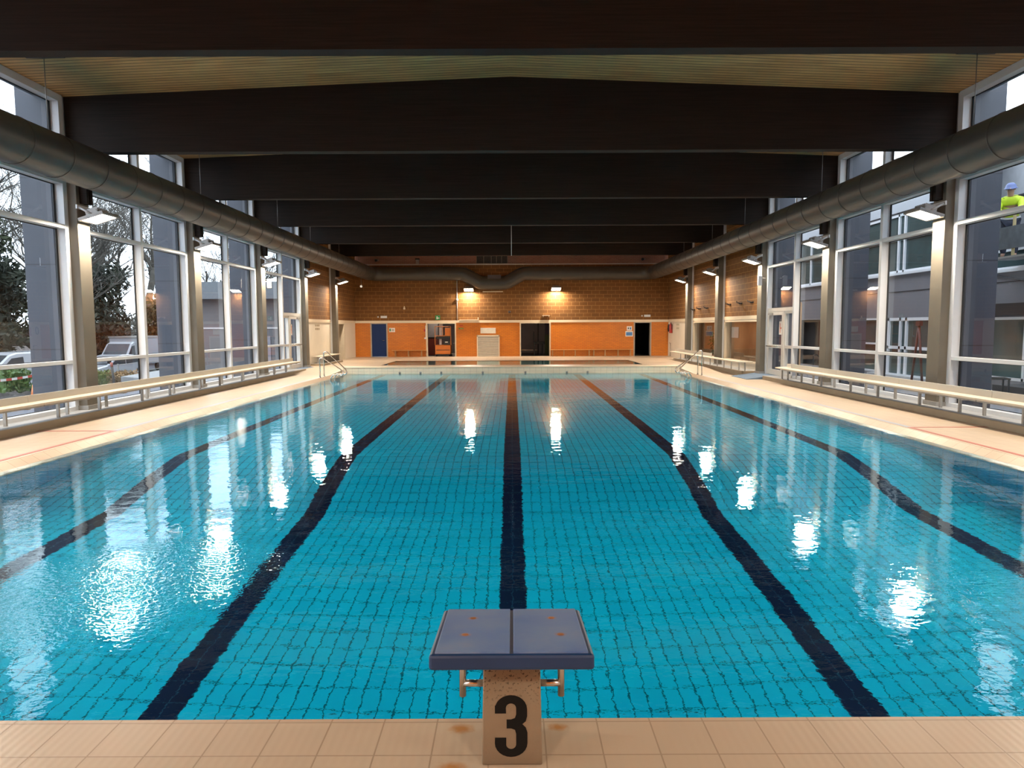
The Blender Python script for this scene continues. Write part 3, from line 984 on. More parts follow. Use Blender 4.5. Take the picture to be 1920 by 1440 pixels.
def strip_light(name, loc, size, power, label):
    r0 = empty(name, loc, 0, label=label, category='ceiling light')
    MB().box(-size[0] / 2 - .03, size[0] / 2 + .03, -size[1] / 2 - .03, size[1] / 2 + .03, 0.03, .06).build('casing', WHITE, r0)
    MB().box(-size[0] / 2, size[0] / 2, -size[1] / 2, size[1] / 2, 0.012, .03).build('diffuser', emit('lit_diffuser_' + name, (1, .9, .85), power), r0)
strip_light('ceiling_panel', (-4.1, FAR + 1.6, 2.84), (1.3, 1.5), 7.0, 'lit ceiling panel in the store room behind the orange lift')
strip_light('strip_lamp', (9.9, 29.5, 2.5), (.2, 6.0), 1.2, 'dim strip lamp on the ceiling of the room behind the inner windows')
# inner windows of the right wall
for n, (a, b) in zip((12, 13), ((25.1, 29.12), (30.4, 34.15))):
    r0 = empty('window_%d' % n, (WX, (a + b) / 2, 0), 0, **ST)
    L = (b - a) / 2
    f = MB()
    f.box(-.03, .2, -L, -L + .08, .42, 2.0); f.box(-.03, .2, L - .12, L, .42, 2.0); f.box(-.03, .2, -L, L, .38, .44); f.box(-.03, .2, -L, L, 1.96, 2.02)
    f.build('frame', CREAM, r0)
    MB().add([(.06, -L, .42), (.06, L, .42), (.06, L, 2.0), (.06, -L, 2.0)], [(0, 1, 2, 3)]).build('glass', GLASS, r0)
# wall bits inside the room
box('notice_sheet', PAPER, (10.40, 10.415, 31.4, 32.4, 1.25, 1.75), None, label='pale sheet on the wall of the room behind the far inner window', category='notice')
pt = empty('potted_plant', (9.93, 33.3, .05), label='green leafy plant standing behind the far inner window', category='plant')
MB().lathe([(0, 0), (.16, 0), (.2, .35), (.17, .35), (.15, .3)], 16).build('pot', plain('clay_pot', (0.2, .1, .06), .7), pt)
def leaves(m, c, rad, n, size, seed):
    r = random.Random(seed)
    for i in range(n):
        while True:
            d = Vector((r.uniform(-1, 1), r.uniform(-1, 1), r.uniform(-1, 1)))
            if 0.25 < d.length < 1:
                break
        p = Vector((c[0] + d.x * rad[0], c[1] + d.y * rad[1], c[2] + d.z * rad[2]))
        a = Vector((r.gauss(0, 1), r.gauss(0, 1), r.gauss(0, 1))).normalized()
        b = a.cross(Vector((r.gauss(0, 1), r.gauss(0, 1), r.gauss(0, 1)))).normalized()
        w = size * r.uniform(.6, 1.3)
        m.add([p, p + a * w + b * w * .35, p + a * w * 2, p + a * w - b * w * .35], [(0, 1, 2, 3)])
    return m
leaves(MB(), (0, 0, .95), (.26, .3, .6), 220, .09, 3).build('foliage', plain('leaf_green', (0.06, 0.13, 0.035), .6, 0, .3), pt)

# ------------------------------------------------------------------ fittings on the far wall
FY = FAR - .002
sh = empty('roller_shutter', (-1.365, FAR, .1), label='closed grey roller shutter in a cream frame, low in the orange wall', category='shutter')
f = MB()
f.box(-.66, -.60, -.05, .02, 0, 1.22); f.box(.60, .66, -.05, .02, 0, 1.22); f.box(-.66, .66, -.05, .02, 1.16, 1.24)
f.build('frame', CREAM, sh)
c = MB()
for i in range(12):
    z = .0 + .0967 * i
    c.prism([(-.035, z), (-.045, z + .045), (-.030, z + .095), (0, z + .095), (0, z)], 'x', -.60, .60)
c.build('curtain', plain('grey_slats', (0.46, 0.42, 0.35), 0.5), sh)
r0 = empty('sign_board', (-1.37, FAR, 1.43), label='blank white rectangular board above the roller shutter', category='board')
MB().box(-.44, .44, -.025, 0, 0, .32).build('panel', plain('white_board', (0.72, 0.66, 0.56), 0.4), r0)
for x, lab in ((-7.38, 'white emergency light box above the blue door'), (7.82, 'white emergency light box above the black opening at the right')):
    r0 = empty('emergency_light', (x, FAR, 2.34), label=lab, category='emergency light')
    MB().box(-.18, .18, -.07, 0, 0, .13).build('case', WHITE, r0, None, .01)
    MB().ball((-.33 if x < 0 else -.30, -.03, .065), .045).build('lamp', WHITE, r0)
def sheet(name, x, z, w, h, mat, label, cat, y=FAR, marks=()):
    r0 = empty(name, (x, y, z), label=label, category=cat)
    MB().box(-w / 2, w / 2, -.012, 0, 0, h).build('panel', mat, r0)
    for i, (a, b, c_, d_, m) in enumerate(marks):
        MB().box(a, b, -.015, -.012, c_, d_).build('print', m, r0)
    return r0
GREEN = plain('sign_green', (0.02, 0.22, 0.06), 0.5)
BLUES = plain('sign_blue', (0.06, 0.20, 0.48), 0.5)
INK = plain('sign_ink', (0.05, 0.05, 0.05), 0.6)
sheet('notice', -6.92, 1.53, .34, .24, PAPER, 'small white notice with a dark green mark right of the blue door', 'notice', FAR, ((-.15, -.07, .05, .2, GREEN), (-.03, .12, .06, .18, plain('sign_grey', (.45, .42, .36), .6))))
sheet('notice', 6.80, 1.56, .30, .25, PAPER, 'small white notice above the blue one, left of the black opening', 'notice', FAR, ((.02, .10, .06, .19, BLUES), (-.09, -.03, .08, .18, INK)))
sheet('notice', 6.79, 1.22, .43, .31, PAPER, 'white framed blue notice left of the black opening', 'notice', FAR, ((-.18, .18, .05, .25, BLUES),))
sheet('exit_sign', -4.27, 2.22, .28, .26, GREEN, 'green exit sign above the open doorway with the orange lift', 'sign', FAR - .035, ((-.06, -.01, .04, .2, PAPER), (.02, .09, .08, .13, PAPER)))
sheet('exit_sign', -2.93, 1.68, .26, .07, GREEN, 'thin green arrow sign right of the doorway with the orange lift', 'sign', FAR, ((-.08, .1, .025, .045, plain('sign_yellow', (.6, .5, .08), .5)),))
sheet('fire_sign', -2.93, 1.86, .22, .06, plain('sign_red', (0.5, 0.05, 0.02), 0.5), 'thin red sign right above the green arrow sign', 'sign', FAR)
r0 = empty('alarm_button', (-5.02, FAR, 1.55), label='small red alarm call point beside the doorway with the orange lift', category='alarm')
MB().box(-.06, .06, -.05, 0, 0, .14).build('case', plain('alarm_red', (0.45, 0.04, 0.02), .5), r0, None, .008)
r0 = empty('wall_phone', (-5.0, FAR - .04, 1.15), label='white handset hanging on the pale jamb left of the doorway with the lift', category='phone')
MB().box(.02, .05, -.03, 0, 0, .75).build('conduit', WHITE, r0)
MB().box(-.05, .05, -.06, 0, -.02, .06).build('socket', WHITE, r0)
r0 = empty('cable_conduit', (-3.14, FAR, 2.19), label='white vertical cable conduit with a round sensor on the block wall', category='conduit')
MB().tube([(0, -.025, 0), (0, -.025, 2.3)], .02, 8).build('pipe', WHITE, r0)
MB().ball((0, -.07, 1.18), .075).build('sensor', WHITE, r0)
MB().box(-.05, .03, -.06, 0, 1.04, 1.14).build('box', GALV, r0)
r0 = empty('ledge_tray', (-2.46, FAR - .06, 2.19), label='cream cable tray lying on the ledge below the left far floodlight', category='tray')
MB().box(-.55, .55, -.08, .06, 0, .045).build('tray', CREAM, r0)
MB().box(.50, .55, -.08, -.04, .045, .16).build('end_stop', CREAM, r0)
r0 = empty('wall_shelf', (1.98, FAR, 2.43), label='thin cream bracket shelf on the block wall above the dark doorway', category='shelf')
MB().box(-.22, .22, -.14, 0, 0, .03).build('board', CREAM, r0)
MB().box(-.18, -.15, -.12, 0, -.08, 0).build('bracket', CREAM, r0)
MB().box(.15, .18, -.12, 0, -.08, 0).build('bracket', CREAM, r0)
r0 = empty('strip_bar', (-1.08, FAR - .0, 3.80), label='thin pale bar on the block wall under the dip of the duct', category='bar')
MB().box(-.58, .58, -.09, 0, 0, .05).build('bar', CREAM, r0)
r0 = empty('thermostat', (-6.19, FAR, 2.83), label='small pale sensor box alone on the block wall above the bench by the blue door', category='sensor')
MB().box(-.05, .05, -.05, 0, 0, .11).build('case', CREAM, r0, None, .008)
MB().ball((0, -.03, .15), .035).build('knob', CREAM, r0)
r0 = empty('wall_outlet', (-.13, FAR, 2.66), label='small dark round socket on the block wall above the shutter', category='socket')
MB().lathe([(0, .05), (.07, .05), (.08, 0)], 14, Matrix.Rotation(R(90), 4, 'X')).build('socket', plain('dark_socket', (.05, .03, .025), .6), r0)
gr = empty('vent_grille', (-1.13, FAR + .5, 5.46), label='wide grey ventilation grille high in the red brick above the duct', category='grille')
f = MB()
f.box(-.92, .92, -.04, 0, 0, .03); f.box(-.92, .92, -.04, 0, .44, .47)
for x in (-.92, -.5, -.06, .24, .54, .88):
    f.box(x, x + .035, -.04, 0, .03, .44)
f.build('frame', plain('grille_frame', (.24, .2, .16), .5), gr)
MB().box(-.9, .9, -.012, 0, .03, .44).build('mesh', plain('grille_dark', (.05, .045, .04), .7, 0, .3, 20), gr)
r0 = empty('junction_box', (-5.45, FAR + .44, 5.42), label='grey box with a dark cap standing on the ledge behind the cross duct', category='box')
MB().box(-.09, .09, -.08, .06, 0, .28).build('case', GALV, r0)
MB().box(-.12, .12, -.1, .06, .28, .36).build('cap', BLACK, r0)
for x, lab in ((-7.85, 'dark dome camera on the red brick at the left above the duct'), (7.6, 'dark dome camera on the red brick at the right above the duct')):
    r0 = empty('dome_camera', (x, FAR + .5, 5.68), label=lab, category='camera')
    MB().ball((0, -.08, 0), .08).build('dome', BLACK, r0)
    MB().box(-.05, .16, -.05, 0, -.03, .05).build('mount', GALV, r0)
# fire equipment and notices on the right white wall
fe = empty('fire_extinguisher', (WX - .1, 38.55, 1.42), label='dark red fire extinguisher hung on the white wall in the right far corner', category='fire extinguisher')
MB().lathe([(0, 0), (.085, 0), (.09, .03), (.09, .40), (.06, .48), (.03, .50), (.03, .56), (0, .56)], 18).build('cylinder', plain('extinguisher_red', (0.36, 0.025, 0.02), 0.35), fe)
MB().tube([(0, 0, .55), (.02, -.12, .5), (.02, -.14, .2)], .014, 8).build('hose', BLACK, fe)
MB().box(-.02, .02, -.1, .03, .56, .59).build('lever', BLACK, fe)
MB().box(.08, .1, -.03, .03, .2, .5).build('hanger', GALV, fe)
r0 = empty('hose_reel', (WX, 39.2, 1.5), label='dark wall hook with coiled hose in the right far corner', category='hose')
MB().tube([(-.08, .11 * math.cos(a * .5), .2 + .2 * math.sin(a * .5)) for a in range(26)], .025, 8).build('coil', BLACK, r0)
MB().box(-.1, 0, -.03, .03, .35, .42).build('hook', GALV, r0)
for z, lab in ((1.82, 'upper of two small pale notices on the right white wall'), (1.62, 'lower of two small pale notices on the right white wall')):
    r0 = empty('notice', (WX, 37.3, z), label=lab, category='notice')
    MB().box(-.012, 0, -.35, .35, 0, .14).build('panel', plain('pale_notice', (.62, .56, .42), .6), r0)
    MB().box(-.015, -.012, -.28, .28, .05, .09).build('print', plain('notice_ink', (.4, .35, .25), .6), r0)
r0 = empty('tap_pipe', (WX - .03, 38.9, .1), label='thin metal tap pipe low on the white wall in the right far corner', category='pipe')
MB().tube([(0, 0, 0), (0, 0, .75), (-.0, .25, .75)], .018, 8).build('pipe', STEEL, r0)
for z, lab in ((1.86, 'upper dark lettering plate on the left white wall panel'), (1.70, 'lower dark lettering plate on the left white wall panel')):
    r0 = empty('notice', (-WX, 31.9, z), label=lab, category='notice')
    for i in range(3):
        MB().box(0, .006, -.34 + .25 * i, -.18 + .25 * i, 0, .09).build('print', plain('faded_ink', (.30, .23, .14), .7), r0)
for i, (y, z) in enumerate(((25.81, 2.66), (27.06, 2.66), (28.45, 2.66), (31.69, 2.60), (32.94, 2.60), (34.0, 2.58))):
    lab = ['nearest', 'middle', 'farthest'][i % 3]
    bay = 'nearer' if i < 3 else 'farther'
    r0 = empty('wall_hook', (WX, y, z), label='black wall hook, %s of three on the %s brick bay above the inner windows' % (lab, bay), category='hook', group='black hooks on the right brick wall')
    MB().box(-.03, 0, -.12, .12, 0, .05).build('plate', BLACK, r0)
    MB().tube([(-.02, .08, .03), (-.14, .1, .05), (-.16, .1, .12)], .018, 6).build('prong', BLACK, r0)
    MB().tube([(-.02, -.08, .03), (-.12, -.1, .0), (-.14, -.1, .07)], .018, 6).build('prong', BLACK, r0)

# ------------------------------------------------------------------ things in the rooms behind the far wall
ORANGE = plain('machine_orange', (0.62, 0.17, 0.015), 0.4, 0, 0.05)
lift = empty('personnel_lift', (-4.02, FAR + .75, .1), label='orange vertical mast lift standing in the open doorway', category='lift')
MB().box(-.45, .45, -.5, .6, .13, .66).build('chassis', ORANGE, lift, None, .03)
MB().box(-.40, .40, -.52, -.5, .36, .39).build('slot', BLACK, lift)
MB().box(-.35, .35, -.45, .55, .05, .14).build('underside', BLACK, lift)
for x in (-.40, .40):
    for y in (-.33, .42):
        MB().lathe([(0, -.06), (.10, -.06), (.12, -.04), (.12, .04), (.10, .06), (0, .06)], 18, Matrix.Translation((x, y, .12)) @ Matrix.Rotation(R(90), 4, 'Y')).build('wheel', BLACK, lift)
m = MB()
m.box(-.26, -.12, .05, .25, .66, 2.02); m.box(-.21, -.06, .1, .2, 1.2, 2.1)
m.build('mast', plain('mast_alloy', (.55, .45, .42), .4, .5), lift)
g = MB()
for x in (-.46, .46):
    g.tube([(x, -.42, .66), (x, -.42, 1.74)], .022, 8)
g.tube([(-.46, -.42, 1.74), (.46, -.42, 1.74)], .022, 8)
g.tube([(-.46, -.42, 1.2), (.46, -.42, 1.2)], .022, 8)
g.tube([(.0, -.42, 1.2), (.0, -.42, 1.74)], .018, 8)
g.build('guard_rail', plain('rail_orange', (.6, .22, .06), .45), lift)
MB().box(.12, .43, -.44, -.36, 1.22, 1.66).build('rear_panel', ORANGE, lift, None, .01)
MB().box(-.38, .40, -.38, .2, 1.02, 1.18).build('deck', BLACK, lift)
MB().box(.05, .40, -.40, -.1, .66, .92).build('battery_box', BLACK, lift)
MB().box(.12, .28, -.405, -.40, .80, .86).build('data_plate', PAPER, lift)
cab = empty('cabinet', (-4.86, FAR + 1.5, .1), label='dark red low cabinet in the store room left of the orange lift', category='cabinet')
MB().box(-.25, .38, 0, .6, .02, 1.02).build('body', plain('dark_red_panel', (.16, .03, .02), .5), cab)
MB().box(-.27, .40, -.02, .62, 1.02, 1.10).build('top', BLACK, cab)
MB().box(-.24, .37, -.015, 0, .06, .98).build('door', plain('dark_red_door', (.20, .035, .025), .45), cab)
lk = empty('locker', (-4.86, FAR + 2.6, .1), label='tall grey locker against the back of the store room', category='locker')
MB().box(-.3, .3, 0, .5, 0, 1.95).build('body', plain('locker_grey', (.24, .21, .19), .5), lk)
MB().box(-.28, .28, -.02, 0, .05, 1.9).build('door', plain('locker_door', (.28, .25, .22), .45), lk)
rl = empty('rolled_mats', (-3.2, FAR + 1.7, .1), label='grey rolled mats standing upright in the store room right of the lift', category='mats')
MB().lathe([(0, 0), (.14, 0), (.14, 1.85), (0, 1.85)], 18).build('roll', plain('mat_grey', (.20, .16, .15), .8), rl)
MB().lathe([(0, 0), (.10, 0), (.10, 1.3), (0, 1.3)], 18, Matrix.Translation((.22, -.1, 0))).build('roll', plain('mat_dark', (.06, .055, .06), .8), rl)
tr = empty('hand_trolley', (-3.42, FAR + 0.55, .1), label='small metal trolley with clutter right of the orange lift', category='trolley')
MB().box(-.16, .16, -.1, .35, .12, .16).build('deck', GALV, tr)
MB().tube([(-.14, .3, .12), (-.14, .34, .75), (.14, .34, .75), (.14, .3, .12)], .014, 6).build('handle', STEEL, tr)
for x in (-.13, .13):
    MB().lathe([(0, -.02), (.06, -.02), (.06, .02), (0, .02)], 12, Matrix.Translation((x, 0, .06)) @ Matrix.Rotation(R(90), 4, 'Y')).build('wheel', BLACK, tr)
ch = empty('lifeguard_chair', (1.62, FAR + 1.7, .1), label='black tall backed chair seen as a silhouette in the dark doorway', category='chair')
for x in (-.26, .24):
    for y in (0, .5):
        MB().box(x - .03, x + .03, y - .03, y + .03, 0, .68).build('leg', BLACK, ch)
MB().box(-.3, .5, -.05, .55, .66, .80).build('seat', BLACK, ch)
MB().add([(-.30, .02, .8), (-.22, .02, .8), (-.26, .10, 1.42), (-.31, .10, 1.42), (-.30, .5, .8), (-.22, .5, .8), (-.26, .42, 1.42), (-.31, .42, 1.42)],
         [(0, 1, 2, 3), (7, 6, 5, 4), (0, 4, 5, 1), (3, 2, 6, 7), (0, 3, 7, 4), (1, 5, 6, 2)]).build('backrest', BLACK, ch)
st = empty('door_post', (1.62, FAR + 2.6, .1), label='thin black post standing behind the chair in the dark doorway', category='post')
MB().box(-.03, .04, -.03, .03, 0, 2.3).build('post', BLACK, st)
cu = empty('curtain', (2.12, FAR + .9, .12), label='dark curtain with a green lower half at the right of the dark doorway', category='curtain')
def wavy(z0, z1):
    m = MB()
    n = 18
    P = [(-.17 + .34 * i / n, .025 * math.sin(i * 1.7)) for i in range(n + 1)]
    m.prism(P + [(x, y + .012) for x, y in reversed(P)], 'z', z0, z1)
    return m
wavy(1.22, 2.0).build('upper_cloth', plain('plum_cloth', (.03, .018, .03), .9), cu)
wavy(.0, 1.22).build('lower_cloth', plain('olive_cloth', (.035, .04, .012), .9), cu)
sk = empty('skirting_heater', (1.0, FAR + 3.8, .12), label='low pale heater along the back wall of the dark office', category='heater')
MB().box(-.7, .6, 0, .12, .04, .22).build('casing', GALV, sk)
MB().box(-.7, .6, -.01, 0, .20, .23).build('rim', STEEL, sk)

# ------------------------------------------------------------------ outside: cladding piers, ground
def slate():
    t = NT('slate_cladding')
    o, c = t.xyz()
    j = t.math('LESS_THAN', t.math('FRACT', t.math('MULTIPLY', t.math('ADD', c[2], 0.35), 1 / 1.72)), 0.012)
    n1 = t.noise(o, 1.2, 4)
    cc = t.ramp(n1, (.3, (0.044, 0.050, 0.070)), (.7, (0.058, 0.064, 0.084)))
    cc = t.mix(j, cc, (0.02, 0.02, 0.03))
    return t.pbr(cc, 0.42)
SLATE = slate()
def asphalt(name, c1, c2, sc):
    t = NT(name)
    o, c = t.xyz()
    n1 = t.noise(o, sc, 6, 0.65)
    n2 = t.noise(o, 0.35, 4)
    cc = t.mix(0.5, t.ramp(n1, (.3, c1), (.7, c2)), t.ramp(n2, (.35, c1), (.65, c2)))
    return t.pbr(cc, 0.75, 0, t.bump(n1, 0.3, 0.02))
for s in (-1, 1):
    for k, y in enumerate(CY[:7] if s < 0 else CY[:6]):
        box('cladding_pier', SLATE, (s * 9.22, s * 9.84, y - .24, y + .24, -.4, 6.9), None, .006, **ST)
GL = [(9.15, -.32), (13.5, -.36), (16.5, -.5), (20.0, -1.05), (23.0, -1.2), (75.0, -1.2)]
g = MB()
for (xa, za), (xb, zb) in zip(GL, GL[1:]):
    g.add([(-xa, -25, za), (-xa, 120, za), (-xb, 120, zb), (-xb, -25, zb)], [(0, 1, 2, 3)])
g.build('ground_left', asphalt('blue_grey_gravel', (0.06, 0.07, 0.095), (0.11, 0.12, 0.145), 6.0), **ST)
g = MB()
g.box(9.2, 60, -25, 120, -.6, .05)
g.build('ground_right', asphalt('paving', (0.13, 0.14, 0.16), (0.19, 0.20, 0.22), 3.0), **ST)
p = MB()
p.prism([(-10.2, 26.0), (-10.2, 27.6), (-15.5, 30.5), (-16.5, 34), (-17.6, 34), (-17.0, 29.6), (-12, 26.2)], 'z', -.5, -.28)
p.build('path', plain('pale_concrete', (0.23, 0.235, 0.24), .8, 0, .1, 2), **ST)
# bed, hedge, tape, cone
bed = MB()
import random as _r
rb = _r.Random(4)
nx, ny = 44, 20
vs_ = [(-21.5 + 7.0 * i / nx, 19.6 + 3.0 * j / ny, (-.62 if (i in (0, nx) or j in (0, ny)) else -.28 - 0.03 * abs(i - nx * .6) * .2 + rb.uniform(-.09, .12))) for j in range(ny + 1) for i in range(nx + 1)]
bed.add(vs_, [(j * (nx + 1) + i, j * (nx + 1) + i + 1, (j + 1) * (nx + 1) + i + 1, (j + 1) * (nx + 1) + i) for j in range(ny) for i in range(nx)])
bed.build('soil_bed', plain('dark_bark_soil', (0.035, 0.031, 0.028), .95, 0, .5, 9), kind='stuff', label='dark heaped soil bed behind the red and white tape outside the left windows', category='soil')
def clipped_hedge(name, x0, x1, y0, y1, z0, z1, mat, n, label, cat='hedge', size=.09):
    m = MB()
    r = _r.Random(len(name) + n)
    m.box(x0 + .1, x1 - .1, y0 + .1, y1 - .1, z0, z1 - .1)
    for i in range(n):
        f = r.random()
        if f < .45:
            p = Vector((r.uniform(x0, x1), r.uniform(y0, y1), z1 - r.random() * .1))
        elif f < .8:
            p = Vector((r.uniform(x0, x1), y0 + r.random() * .1, r.uniform(z0, z1)))
        else:
            p = Vector((x1 - r.random() * .1, r.uniform(y0, y1), r.uniform(z0, z1)))
        a = Vector((r.gauss(0, 1), r.gauss(0, 1), r.gauss(0, 1))).normalized()
        b = a.cross(Vector((r.gauss(0, 1), r.gauss(0, 1), r.gauss(0, 1)))).normalized()
        w = size * r.uniform(.6, 1.3)
        m.add([p, p + a * w + b * w * .4, p + a * w * 2, p + a * w - b * w * .4], [(0, 1, 2, 3)])
    return m.build(name, mat, None, None, 0, label=label, category=cat)
HEDGE = plain('bright_hedge_leaf', (0.06, 0.12, 0.018), .6, 0, .4, 3)
clipped_hedge('hedge', -27, -17.0, 22.9, 24.2, -.9, .38, HEDGE, 2600, 'low bright green clipped hedge outside the first left window')
clipped_hedge('shrub_bed', -20.5, -18.6, 31.2, 34.6, -1.1, -.35, plain('rusty_shrub_leaf', (0.20, 0.12, 0.05), .7, 0, .5, 2), 1400, 'low rusty brown shrubs in a planter outside the second left window', 'shrub')
clipped_hedge('shrub', -17.9, -17.1, 27.6, 29.0, -.9, -.05, plain('mossy_shrub', (0.12, 0.14, 0.04), .7, 0, .4, 2), 700, 'small mossy green shrub by the striped post outside the second left window', 'shrub')
bt = empty('barrier_tape', (-15.9, 23.1, -.5), label='red and white barrier tape stretched in front of the green hedge', category='tape')
for y in (.0, -3.6):
    MB().tube([(y * .05, y, -.1), (y * .05, y, .86)], .02, 6).build('stake', GALV, bt)
ta = NT('striped_tape')
o_, c_ = ta.xyz()
ta.pbr(ta.mix(ta.math('GREATER_THAN', ta.math('FRACT', ta.math('MULTIPLY', c_[1], 2.2)), .5), (.75, .74, .72), (.55, .07, .05)), .5)
m = MB()
N = 12
pp = [(-.18 * i / N, -3.6 * i / N, .82 - .08 * math.sin(math.pi * i / N)) for i in range(N + 1)]
for a, b in zip(pp, pp[1:]):
    m.add([a, b, (b[0], b[1], b[2] - .08), (a[0], a[1], a[2] - .08)], [(0, 1, 2, 3)])
m.build('tape', ta.m, bt)
cone = empty('traffic_cone', (-15.3, 21.75, -.44), label='small orange marker cone on the gravel outside the first left window', category='cone')
MB().lathe([(.0, .46), (.03, .46), (.10, .03), (0, .03)], 18).build('body', plain('cone_orange', (.75, .22, .06), .5), cone)
MB().box(-.14, .14, -.14, .14, 0, .03).build('base', BLACK, cone)
pst = empty('bollard', (-16.6, 28.4, -.50), label='slanting dark wooden stake with a red tip outside the second left window', category='stake')
MB().tube([(0, 0, -.1), (-.06, 0, .72)], .05, 8).build('stake', plain('dark_stake', (.07, .06, .055), .8), pst)
MB().tube([(-.06, 0, .72), (-.075, 0, .90)], .052, 8).build('tip', plain('faded_red', (.35, .12, .09), .7), pst)

# ------------------------------------------------------------------ vehicles in the car park
CARW = plain('white_car_paint', (0.36, 0.375, 0.40), 0.25, 0, 0.02, 1, coat=0.5)
CARG = plain('car_glass', (0.03, 0.04, 0.05), 0.08, 0, 0.05)
LIGHTM = plain('head_lamp_glass', (0.5, 0.52, 0.55), 0.15)
def vehicle(name, label, cat, loc, rz, prof, wid, wheels, wr, side_windows, windscreen, paint=CARW):
    """prof: side outline in local x (length) and z; the body is extruded across y with rounded shoulders"""
    root = empty(name, loc, rz, label=label, category=cat)
    b = MB()
    n = len(prof)
    zmax = max(z for _, z in prof)
    sec = []
    for yy, sc in ((-wid / 2, .0), (-wid / 2 + .10, 1.0), (wid / 2 - .10, 1.0), (wid / 2, .0)):
        ring_ = []
        for x, z in prof:
            k = (1 - sc) * .05
            ring_.append((x * (1 - k * .3), yy * (1 - .16 * max(0, (z - zmax * .5) / zmax)), z - (.05 if sc == 0 and z > .6 else 0)))
        sec.append(ring_)
    vs_ = [p for r_ in sec for p in r_]
    fs = [(i * n + k, i * n + (k + 1) % n, (i + 1) * n + (k + 1) % n, (i + 1) * n + k) for i in range(3) for k in range(n)]
    fs += [tuple(range(n))[::-1], tuple(range(3 * n, 4 * n))]
    b.add(vs_, fs)
    b.build('body', paint, root, None, .02)
    taper = lambda y, z: y * (1 - .16 * max(0, (z - zmax * .5) / zmax))
    for poly in side_windows:
        for s in (-1, 1):
            m = MB()
            yy = s * (wid / 2 + .004)
            q = [(x, taper(yy, z), z - .02) for x, z in poly]
            q2 = [(x, taper(yy, z) - s * .03, z - .02) for x, z in poly]
            k = len(poly)
            m.add(q + q2, [tuple(range(k)), tuple(range(k, 2 * k))[::-1]] + [(i, (i + 1) % k, k + (i + 1) % k, k + i) for i in range(k)])
            m.build('side_window', CARG, root)
    for (xa, za), (xb, zb) in windscreen:
        m = MB()
        w = wid / 2 - .14
        nrm = Vector((zb - za, 0, -(xb - xa))).normalized()
        if nrm.z < 0: nrm = -nrm
        nrm *= .012
        q = [(xa + nrm.x, -taper(w, za), za + nrm.z), (xa + nrm.x, taper(w, za), za + nrm.z), (xb + nrm.x, taper(w, zb), zb + nrm.z), (xb + nrm.x, -taper(w, zb), zb + nrm.z)]
        q2 = [(x - 3 * nrm.x, y, z - 3 * nrm.z) for x, y, z in q]
        m.add(q + q2, [(0, 1, 2, 3), (7, 6, 5, 4), (0, 4, 5, 1), (1, 5, 6, 2), (2, 6, 7, 3), (3, 7, 4, 0)])
        m.build('windscreen', CARG, root)
    for x in wheels:
        for s in (-1, 1):
            w = MB().lathe([(0, -.10), (wr * .9, -.10), (wr, -.07), (wr, .07), (wr * .9, .10), (0, .10)], 22, Matrix.Translation((x, s * (wid / 2 - .08), wr)) @ Matrix.Rotation(R(90), 4, 'X')).build('wheel', BLACK, root)
            MB().lathe([(0, 0), (wr * .55, 0), (wr * .6, .0), (0, .02)], 16, Matrix.Translation((x, s * (wid / 2 + .022), wr)) @ Matrix.Rotation(R(-90 * s), 4, 'X')).build('hub_cap', GALV, w)
    xf = min(x for x, _ in prof)
    for s in (-1, 1):
        MB().box(xf + .0, xf + .10, s * wid * .30 - .14, s * wid * .30 + .14, .62, .78).build('head_lamp', LIGHTM, root)
        MB().box(.95, 1.15, s * (wid / 2) - .02, s * (wid / 2) + .12 * s, .98, 1.14).build('mirror', BLACK, root)
    return root
vanp = [(0, .28), (0, .78), (.18, .95), (.95, 1.12), (1.75, 1.80), (2.1, 1.90), (4.6, 1.93), (4.85, 1.8), (4.95, .9), (4.95, .28)]
vehicle('van', 'white van parked beyond the hedge outside the first left window', 'van', (-24.6, 30.2, -1.2), R(72), vanp, 1.9, (.95, 3.95), .33,
        [[(1.25, 1.12), (1.80, 1.66), (2.35, 1.72), (2.40, 1.10)], [(2.75, 1.12), (2.75, 1.74), (4.3, 1.76), (4.3, 1.12)]], [((.98, 1.13), (1.74, 1.78))])
carp = [(0, .25), (.02, .62), (.15, .74), (1.05, .88), (1.85, 1.36), (2.4, 1.46), (3.3, 1.42), (4.0, 1.02), (4.3, .92), (4.35, .3), (4.3, .25)]
vehicle('car', 'white car seen behind the rusty shrubs outside the second left window', 'car', (-24.4, 38.6, -1.2), R(80), carp, 1.75, (.85, 3.5), .31,
        [[(1.30, .92), (1.92, 1.34), (2.45, 1.42), (2.45, .92)], [(2.52, .92), (2.52, 1.41), (3.2, 1.37), (3.65, 1.0)]], [((1.08, .90), (1.84, 1.35))])
carg = plain('grey_car_paint', (0.12, 0.13, 0.15), 0.3, 0, .02, 1, coat=.5)
vehicle('car', 'dark grey car half hidden beside the first lit column outside', 'car', (-27.5, 36.8, -1.2), R(85), carp, 1.75, (.85, 3.5), .31,
        [[(1.30, .92), (1.92, 1.34), (2.45, 1.42), (2.45, .92)], [(2.52, .92), (2.52, 1.41), (3.2, 1.37), (3.65, 1.0)]], [((1.08, .90), (1.84, 1.35))], carg)
trk = vehicle('delivery_van', 'white box van with a tall pale body outside the second left window', 'van', (-26.4, 44.4, -1.2), R(84),
              [(0, .35), (0, .9), (.2, 1.05), (.8, 1.25), (1.35, 2.0), (1.6, 2.12), (1.75, 2.12), (1.75, .35)], 1.95, (.7,), .36, [[(.85, 1.25), (1.3, 1.85), (1.6, 1.9), (1.6, 1.25)]], [((.82, 1.27), (1.34, 1.98))])
MB().box(1.8, 5.2, -1.05, 1.05, .6, 2.45).build('cargo_box', CARW, trk, None, .03)
MB().box(1.75, 5.25, -1.08, 1.08, 2.36, 2.48).build('roof_rim', GALV, trk)
